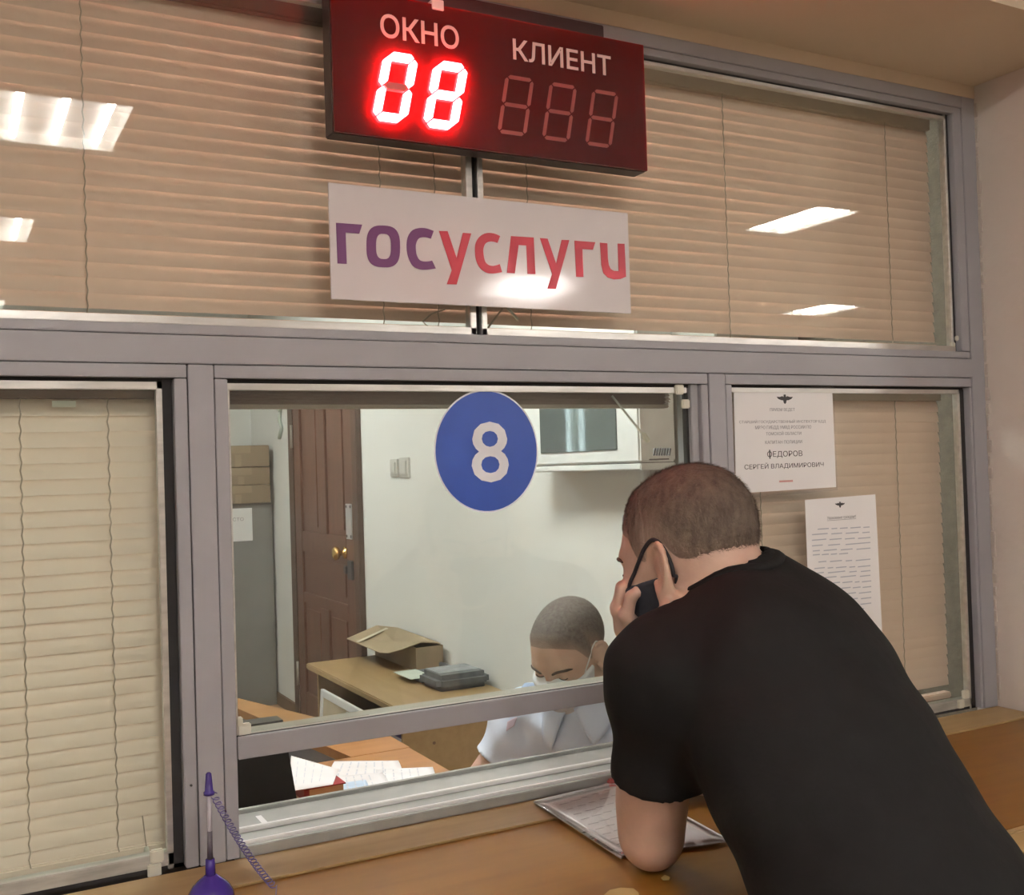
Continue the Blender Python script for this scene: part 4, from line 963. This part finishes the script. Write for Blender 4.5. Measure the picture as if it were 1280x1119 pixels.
# left hand: knuckles out, fingers folded to the mask, thumb under the chin
kn = [pt(783, 771, 1.608), pt(773, 764, 1.630), pt(772, 760, 1.652), pt(778, 762, 1.672)]
body.cone(wrL, pt(787, 786, 1.64), .026, .024, .015)
for q in kn: body.cone(pt(795, 797, 1.64), q, .017, .0125, .012)
pip = [pt(789, 746, 1.602), pt(777, 737, 1.628), pt(777, 734, 1.654), pt(785, 740, 1.674)]
tip1 = [pt(799, 738, 1.606), pt(792, 727, 1.630), pt(793, 728, 1.654), pt(797, 737, 1.672)]
tip2 = [pt(805, 743, 1.612), pt(800, 733, 1.634), pt(801, 737, 1.655), pt(802, 747, 1.670)]
for a, b, c, d in zip(kn, pip, tip1, tip2): body.chain([a, b, c, d], [.0108, .0092, .0082, .0074], .004)
body.chain([pt(800, 794, 1.655), pt(809, 778, 1.668), pt(812, 762, 1.668)], [.0135, .0115, .009], .012)
# right hand resting flat on the documents
rh = nrm([-1, .05, 0]); rs_ = nrm([-.05, -1, 0])
body.cone(wrR, wrR+rh*.07+[0, 0, -.012], .026, .020, .015)
for j, (ln, o_) in enumerate(((.062, -.030), (.072, -.010), (.066, .010), (.05, .028))):
    a = wrR+rh*.075+rs_*o_+[0, 0, -.010]; b = a+rh*ln*.55+[0, 0, .002]; c = a+rh*ln+[0, 0, -.010]
    body.cone(wrR+rh*.03+rs_*o_*.6, a, .017, .0115, .012); body.chain([a, b, c], [.0112, .0095, .0078], .006)
body.chain([wrR+rh*.015+rs_*.022, wrR+rh*.05+rs_*.055+[0, 0, -.008], wrR+rh*.075+rs_*.062+[0, 0, -.016]], [.015, .011, .009], .012)
lo, hi = body.bounds()
sdf_obj('body', body, lo, hi, .0034, SKIN, cu)
# hair
hc = Sdf(); hd.base(hc)
HL = [(-.13, -.075), (-.10, -.062), (-.06, -.045), (-.035, -.018), (-.022, .012), (.005, .030), (.018, .000), (.032, .008), (.045, .042), (.08, .062), (.12, .072)]
def fhair(p):
    q = hd.local(p); d = hc(p); ab = q[:, 2]-hairline(q[:, 0], HL)
    top = np.clip((q[:, 2]-.02)/.08, 0, 1); nz = .0011*np.sin(q[:, 0]*420+3*np.sin(q[:, 1]*300))*np.sin(q[:, 1]*390+2*np.sin(q[:, 2]*350))
    off = np.clip(ab*.16, -.012, .0035+.0075*top)+nz*np.clip(ab*20, 0, 1)
    return d-off.astype(np.float32)*hd.k
lo, hi = hc.bounds(.02); ha = sdf_obj('hair', fhair, lo, hi, .0030, HAIR, cu, lambda V: np.clip((lambda q: (q[:, 2]-hairline(q[:, 0], HL))/.06)(hd.local(V)), 0, 1)**.7); brows(hd, BROW, cu, body); eyes(hd, cu, body)
strands(ha, hd, 'hair_strands', HAIR, 14000, .011, .28, .10, 3)
# mask
MASK = mat('dark_blue_grey_mask', (.035, .040, .055), .8, 0, .15, 40, .3, 150)
def mk_mask(h_, name, m_, parent, thick, front, top_u, bot_u, back_f):
    mc = Sdf(); h_.face(mc, False); k = h_.k
    mc.ell(h_.P(.082, 0, -.050), h_.A, np.array([.040, .032, .042])*k, .05*k); mc.ell(h_.P(.07, 0, -.095), h_.A, np.array([.024, .028, .022])*k, .03*k)
    def fm(p):
        q = h_.local(p); d = mc(p)-thick
        topc = q[:, 2]-(top_u-.22*np.abs(q[:, 1])-.0*(q[:, 0])); botc = (bot_u+.35*np.maximum(.09-q[:, 0], 0))-q[:, 2]; bk_ = (back_f-.25*(q[:, 2]+.05))-q[:, 0]
        return smax(smax(smax(d, topc.astype(np.float32), .006), botc.astype(np.float32), .006), bk_.astype(np.float32), .006)
    lo, hi = mc.bounds(.02); return sdf_obj(name, fm, lo, hi, .003, m_, parent)
mk = mk_mask(hd, 'mask', MASK, cu, .006, 0, -.008, -.118, .014)
STR = mat('dark_mask_strap', (.022, .018, .022), .8)
def strap(h_, t, m_, parent, f, r=.0034):
    up = [h_.P(.066, t*.056, -.026), h_.P(.050, t*.063, -.012), h_.P(.028, t*.072, .006), h_.P(.008, t*.081, .022), h_.P(-.010, t*.083, .026), h_.P(-.020, t*.080, .010), h_.P(-.024, t*.079, -.018), h_.P(-.016, t*.078, -.042), h_.P(.006, t*.072, -.062), h_.P(.036, t*.064, -.078)]
    P_ = smooth_line([tuple(p) for p in up], 5); n3 = len(P_); q1 = on_surf(P_, f, r*.6); wgt = [1.0 if (i < n3*.32 or i > n3*.70) else 0.0 for i in range(n3)]; P_ = [tuple(np.array(a_)*w_+np.array(b_)*(1-w_)) for a_, b_, w_ in zip(q1, P_, wgt)]; MB().tube(P_, r, 6).build('mask_strap', m_, parent, True)
def smooth_line3(pts, n=5): return smooth_line(pts, n)
noear = Sdf(); hd.face(noear, False); noear.cone(hd.P(-.035, 0, -.03), neckb-[0, 0, .02], .060, .068, .03)
for t in (-1, 1): strap(hd, t, STR, cu, noear)
# T-shirt
tee = Sdf(); torso(tee, .012, .08)
slv = shL+(elL-shL)*.60; slvR = shR+(elR-shR)*.60
tee.cone(shL, shL+(elL-shL)*.9, .068, .064, .05); tee.cone(shR, shR+(elR-shR)*.9, .068, .064, .05)
dL = nrm(elL-shL); dR = nrm(elR-shR); nd = nrm(hd.P(-.035, 0, -.03)-neckb)
tee.cone(neckb-[0, 0, .03], neckb+nd*.03, .078, .078, .04)
def ftee(p):
    d = tee(p); p = p.astype(np.float32)
    fold = .0012*np.sin((p@np.array([9., 4, 31], np.float32))*2.2+2*np.sin(p@np.array([17., -11, 5], np.float32)))
    cl = (p-slv)@dL; nearL = np.linalg.norm(p-(slv+dL*.06), axis=1)-.12; cutL = np.where(nearL < 0, cl, -1)
    cr = (p-slvR)@dR; nearR = np.linalg.norm(p-(slvR+dR*.06), axis=1)-.12; cutR = np.where(nearR < 0, cr, -1)
    cutN = -sd_cone(p, neckb+nd*.035+[0, 0, .01], neckb+nd*.25, .070, .115)
    cb_ = (hip-tu*.10-p)@tu
    d = d+fold.astype(np.float32)
    for c_ in (cutL, cutR, cutN, cb_): d = np.maximum(d, c_.astype(np.float32))
    return d
lo, hi = tee.bounds(); sdf_obj('t_shirt', ftee, lo, hi, .0045, TEE, cu)
# ribbed crew collar of the T-shirt, laid on the shirt surface
e1_ = nrm(np.cross(nd, [0, 1, 0])); e2_ = np.cross(nd, e1_); th_ = np.linspace(0, 2*math.pi, 49)[:-1]
rp = np.array([neckb+nd*.034+[0, 0, .004]+(e1_*math.cos(t)+e2_*math.sin(t))*.081 for t in th_])
for _ in range(6):
    d_ = tee(rp); gr_ = np.stack([(tee(rp+np.eye(3)[i]*.004)-d_)/.004 for i in range(3)], 1); gr_ /= np.linalg.norm(gr_, axis=1)[:, None]+1e-6; rp = rp-(d_+.001)[:, None]*gr_*.8
V = []; Fc = []
for i in range(48):
    c_ = rp[i]; tg = nrm(rp[(i+1) % 48]-rp[i-1]); a_ = nrm(gr_[i]); b_2 = np.cross(tg, a_)
    for k in range(8): V.append(c_+a_*.0045*math.cos(k*math.pi/4)+b_2*.010*math.sin(k*math.pi/4))
for i in range(48):
    for k in range(8): Fc.append((i*8+k, i*8+(k+1) % 8, ((i+1) % 48)*8+(k+1) % 8, ((i+1) % 48)*8+k))
fix_normals(mesh_obj('crew_collar', V, Fc, TEE, cu, True))
# trousers and shoes
fw = np.array([math.sin(math.radians(-20)), math.cos(math.radians(-20)), 0])
tro = Sdf(); tro.ell(hip+tu*.01, TA, (.200, .185, .146), .05)
feet = []
for s_ in (-1, 1):
    hj = hip+tr2*s_*.085-[0, 0, .05]; kn_ = hj+np.array([0, 0, -.42])+fw*(.01)+tr*s_*.03; an_ = np.array([kn_[0], kn_[1], .10])-fw*.05+tr*s_*.02
    tro.cone(hj, kn_, .100, .068, .06); tro.cone(kn_, an_, .064, .056, .03); feet.append(an_)
lo, hi = tro.bounds(); lo[2] = -.02
def ftro(p): return np.maximum(np.maximum(tro(p), (.035-p[:, 2]).astype(np.float32)), ((p-hip)@tu-.10).astype(np.float32))
sdf_obj('trousers', ftro, lo, hi, .007, TROUS, cu)
for an_ in feet:
    S = Sdf(); S.cone([an_[0], an_[1], .065], np.array([an_[0], an_[1], .045])+fw*.06, .042, .044, .03); S.cone(np.array([an_[0], an_[1], .045])-fw*.03, np.array([an_[0], an_[1], .035])+fw*.17, .042, .034, .03)
    lo, hi = S.bounds(); sdf_obj('shoe', lambda p, S=S: np.maximum(S(p), (.001-p[:, 2]).astype(np.float32)), lo, hi, .005, SHOE, cu)

# ---------------- the officer at the desk
of = empty('person', (1.5, .55, OF), 'seated man in a light blue short-sleeved shirt and white mask, reading behind the glass', 'person')
ho = Head(pt(712, 812, 2.55), axes(math.radians(-112), math.radians(34), math.radians(0)), 1.0)
nb = pt(738, 892, 2.58); az = math.radians(-118)
bf = np.array([math.sin(az), math.cos(az), 0]); brt = np.array([math.cos(az), -math.sin(az), 0])
sR = pt(657, 903, 2.62); sL = nb+(nb-sR)*.95; sL[2] = sR[2]+.0
hp_ = np.array([1.55, .60, OF+.575]); ou = nrm(nb-[0, 0, .02]-hp_); orr = nrm(sR-sL); of_ = nrm(np.cross(ou, orr)); orr = np.cross(of_, ou); OA = np.array([orr, ou, of_]); oL = np.linalg.norm(nb-hp_)
op = lambda s_: hp_+ou*oL*s_
def otorso(S, g=0.0, k=.07):
    S.ell(op(.70), OA, (.165+g, .17+g, .115+g), k); S.ell(op(.35), OA, (.155+g, .18+g, .12+g), k); S.ell(op(.02), OA, (.17+g, .13+g, .13+g), k)
    S.cone(sR, sL, .056+g, .056+g, .05); S.cone(nb-[0, 0, .02], sR, .055+g, .052+g, .05); S.cone(nb-[0, 0, .02], sL, .055+g, .052+g, .05)
    return S
eR = pt(596, 985, 2.60); wR = np.array([1.03, .66, DT+.04]); eL = sL+np.array([-.10, -.03, -.20]); eL[2] = DT+.06; wL = np.array([1.08, .52, DT+.04])
ob = Sdf(); ho.face(ob); ob.cone(ho.P(-.03, 0, -.03), nb-[0, 0, .03], .055, .062, .03); otorso(ob)
eR[2] = max(eR[2], DT+.055)
ob.cone(sR, eR, .050, .041, .03); ob.cone(eR, wR, .041, .026, .015); ob.cone(sL, eL, .050, .041, .03); ob.cone(eL, wL, .041, .026, .015)
for wv, side in ((wR, 1), (wL, -1)):
    hdir = nrm([-.95, -.25*side, 0]); sdir = nrm([.25*side*-1, .95, 0])
    ob.cone(wv, wv+hdir*.07+[0, 0, -.01], .025, .02, .015)
    for ln, o_ in ((.06, -.03), (.072, -.01), (.066, .01), (.05, .028)):
        a = wv+hdir*.075+sdir*o_*side+[0, 0, -.01]; ob.cone(wv+hdir*.03+sdir*o_*.6*side, a, .016, .011, .012); ob.chain([a, a+hdir*ln*.55+[0, 0, .004], a+hdir*ln+[0, 0, -.014]], [.011, .0094, .0078], .006)
    ob.chain([wv+hdir*.015-sdir*.022*side, wv+hdir*.05-sdir*.05*side+[0, 0, -.006], wv+hdir*.075-sdir*.055*side+[0, 0, -.014]], [.0145, .011, .009], .012)
lo, hi = ob.bounds(); sdf_obj('body', ob, lo, hi, .004, SKIN2, of)
hc2 = Sdf(); ho.base(hc2)
HL2 = [(-.13, -.06), (-.10, -.055), (-.06, -.04), (-.035, -.018), (-.022, .012), (.005, .030), (.018, -.005), (.032, .012), (.045, .048), (.075, .074), (.12, .080)]
def fh2(p):
    q = ho.local(p); d = hc2(p); ab = q[:, 2]-hairline(q[:, 0], HL2); return d-np.clip(ab*.12, -.012, .0035).astype(np.float32)
lo, hi = hc2.bounds(.02); ha2 = sdf_obj('hair', fh2, lo, hi, .0035, HAIR2, of, lambda V: np.clip((lambda q: (q[:, 2]-hairline(q[:, 0], HL2))/.05)(ho.local(V)), 0, 1)**.8); brows(ho, BROW, of, ob); eyes(ho, of, ob)
strands(ha2, ho, 'hair_strands', HAIR2, 6000, .004, .5, .15, 5)
WM = mat('white_mask', (.74, .77, .80), .75, 0, .04, 30, .2, 90)
mk_mask(ho, 'mask', WM, of, .007, 0, .000, -.112, .030)
noear2 = Sdf(); ho.face(noear2, False)
for t in (-1, 1): strap(ho, t, mat('white_strap', (.8, .78, .76), .7), of, noear2, .0018)
SHIRT = mat('light_blue_shirt', (.66, .77, .92), .75, 0, .04, 6, .25, 25)
shirt = Sdf(); otorso(shirt, .016, .08); shirt.cone(sR, sR+(eR-sR)*.9, .062, .066, .05); shirt.cone(sL, sL+(eL-sL)*.9, .062, .066, .05)
oR = nrm(eR-sR); oLd = nrm(eL-sL); cR = sR+(eR-sR)*.62; cL = sL+(eL-sL)*.62; on = nrm(ho.P(-.03, 0, -.03)-nb)
def fshirt(p):
    d = shirt(p); p = p.astype(np.float32)
    fold = .0035*np.sin((p@np.array([30., -22, 16], np.float32))+2.2*np.sin(p@np.array([7., 13, -19], np.float32)))+.002*np.sin(p@np.array([-40., 60, 55], np.float32))
    d = d+fold.astype(np.float32)
    for c_, n_, cen, rr in ((cR, oR, cR+oR*.06, .12), (cL, oLd, cL+oLd*.06, .12)):
        near = np.linalg.norm(p-cen, axis=1) < rr; d = np.maximum(d, np.where(near, (p-c_)@n_, -1).astype(np.float32))
    d = np.maximum(d, -sd_cone(p, nb+on*.025+bf*.02, nb+on*.2, .062, .09).astype(np.float32))
    return np.maximum(d, ((hp_+ou*-.02-p)@ou).astype(np.float32))
lo, hi = shirt.bounds(); sh = sdf_obj('shirt', fshirt, lo, hi, .0045, SHIRT, of)
# collar leaves, pocket, shoulder straps and sleeve badge: patches laid on the shirt surface
def drape(name, c4, m_, off, th=.0025, n=8, parent=None):
    V = []
    G = [np.array(c4[0])*(1-u_)*(1-v_)+np.array(c4[1])*u_*(1-v_)+np.array(c4[2])*u_*v_+np.array(c4[3])*(1-u_)*v_ for u_ in np.linspace(0, 1, n) for v_ in np.linspace(0, 1, n)]
    p = np.array(G); e_ = .004
    for _ in range(5):
        d = shirt(p); gr = np.stack([(shirt(p+np.eye(3)[i]*e_)-d)/e_ for i in range(3)], 1); gr /= np.linalg.norm(gr, axis=1)[:, None]+1e-6
        p = p-(d-off)[:, None]*gr*.9
    m0 = len(p); V = np.concatenate([p, p+gr*th]); Fc = []
    for i in range(n-1):
        for j in range(n-1):
            a_ = i*n+j; q = (a_, a_+1, a_+n+1, a_+n); Fc += [q, tuple(x+m0 for x in q[::-1])]
    bd = [j for j in range(n)]+[i*n+n-1 for i in range(1, n)]+[(n-1)*n+j for j in range(n-2, -1, -1)]+[i*n for i in range(n-2, 0, -1)]
    for k in range(len(bd)): Fc.append((bd[k], bd[(k+1) % len(bd)], bd[(k+1) % len(bd)]+m0, bd[k]+m0))
    return fix_normals(mesh_obj(name, V, Fc, m_, parent or sh, True))
fr = nrm(bf-on*(bf@on)); sdv = np.cross(on, fr); C0 = nb+on*.028
for sg in (-1, 1):
    S_ = sdv*sg
    drape('collar', [C0+fr*.060+S_*.006-on*.012, C0+S_*.064+on*.012, C0+S_*.098+fr*.012-on*.02, C0+fr*.088+S_*.052-on*.075], SHIRT, .007, .004, 10)
    drape('collar_back', [C0+S_*.064+on*.012, C0-fr*.064+on*.02, C0-fr*.098-on*.005, C0+S_*.098+fr*.012-on*.02], SHIRT, .007, .004, 8)
    so = (sR if (sR-nb)@S_ > 0 else sL)
    ax_ = nrm(so-nb); pe = nrm(np.cross(ax_, [0, 0, 1])); top_ = np.array([0, 0, .08])
    drape('shoulder_strap', [nb+ax_*.085+pe*.025+top_, nb+ax_*.085-pe*.025+top_, so-pe*.027+top_*.9, so+pe*.027+top_*.9], mat('blue_shoulder_strap', (.30, .38, .55), .7), .006, .003)
pc_ = op(.74)+of_*.16*(1 if of_@bf > 0 else -1)+orr*.075
drape('chest_pocket', [pc_-orr*.05, pc_+orr*.05, pc_+orr*.05-ou*.11, pc_-orr*.05-ou*.11], SHIRT, .0015, .0015)
pl_ = op(.66)+of_*.16*(1 if of_@bf > 0 else -1)
drape('button_placket', [pl_-orr*.014+ou*.12, pl_+orr*.014+ou*.12, pl_+orr*.014-ou*.18, pl_-orr*.014-ou*.18], SHIRT, .0012, .0012, 10)
drape('sleeve_badge', [pt(622, 899, 2.5), pt(640, 893, 2.5), pt(637, 908, 2.5), pt(623, 916, 2.5)], mat('faded_badge', (.60, .52, .62), .7), .0035, .001)
ot = Sdf(); ot.ell(hp_-[0, 0, .0], OA, (.172, .10, .13), .05); NAVY = mat('navy_trousers', (.02, .024, .04), .8)
ofeet = []
for s_ in (-1, 1):
    hj = hp_+orr*s_*.085-[0, 0, .0]; kn_ = np.array([1.17, hp_[1]+s_*-.12, OF+.50]); an_ = np.array([1.20, kn_[1], OF+.09]); ot.cone(hj, kn_, .082, .062, .05); ot.cone(kn_, an_, .062, .05, .03); ofeet.append(an_)
lo, hi = ot.bounds(); sdf_obj('trousers', ot, lo, hi, .007, NAVY, of)
for an_ in ofeet:
    S = Sdf(); S.cone([an_[0]+.03, an_[1], OF+.045], [an_[0]-.15, an_[1], OF+.035], .042, .034, .03); lo, hi = S.bounds()
    sdf_obj('shoe', lambda p, S=S: np.maximum(S(p), (OF+.001-p[:, 2]).astype(np.float32)), lo, hi, .006, SHOE, of)
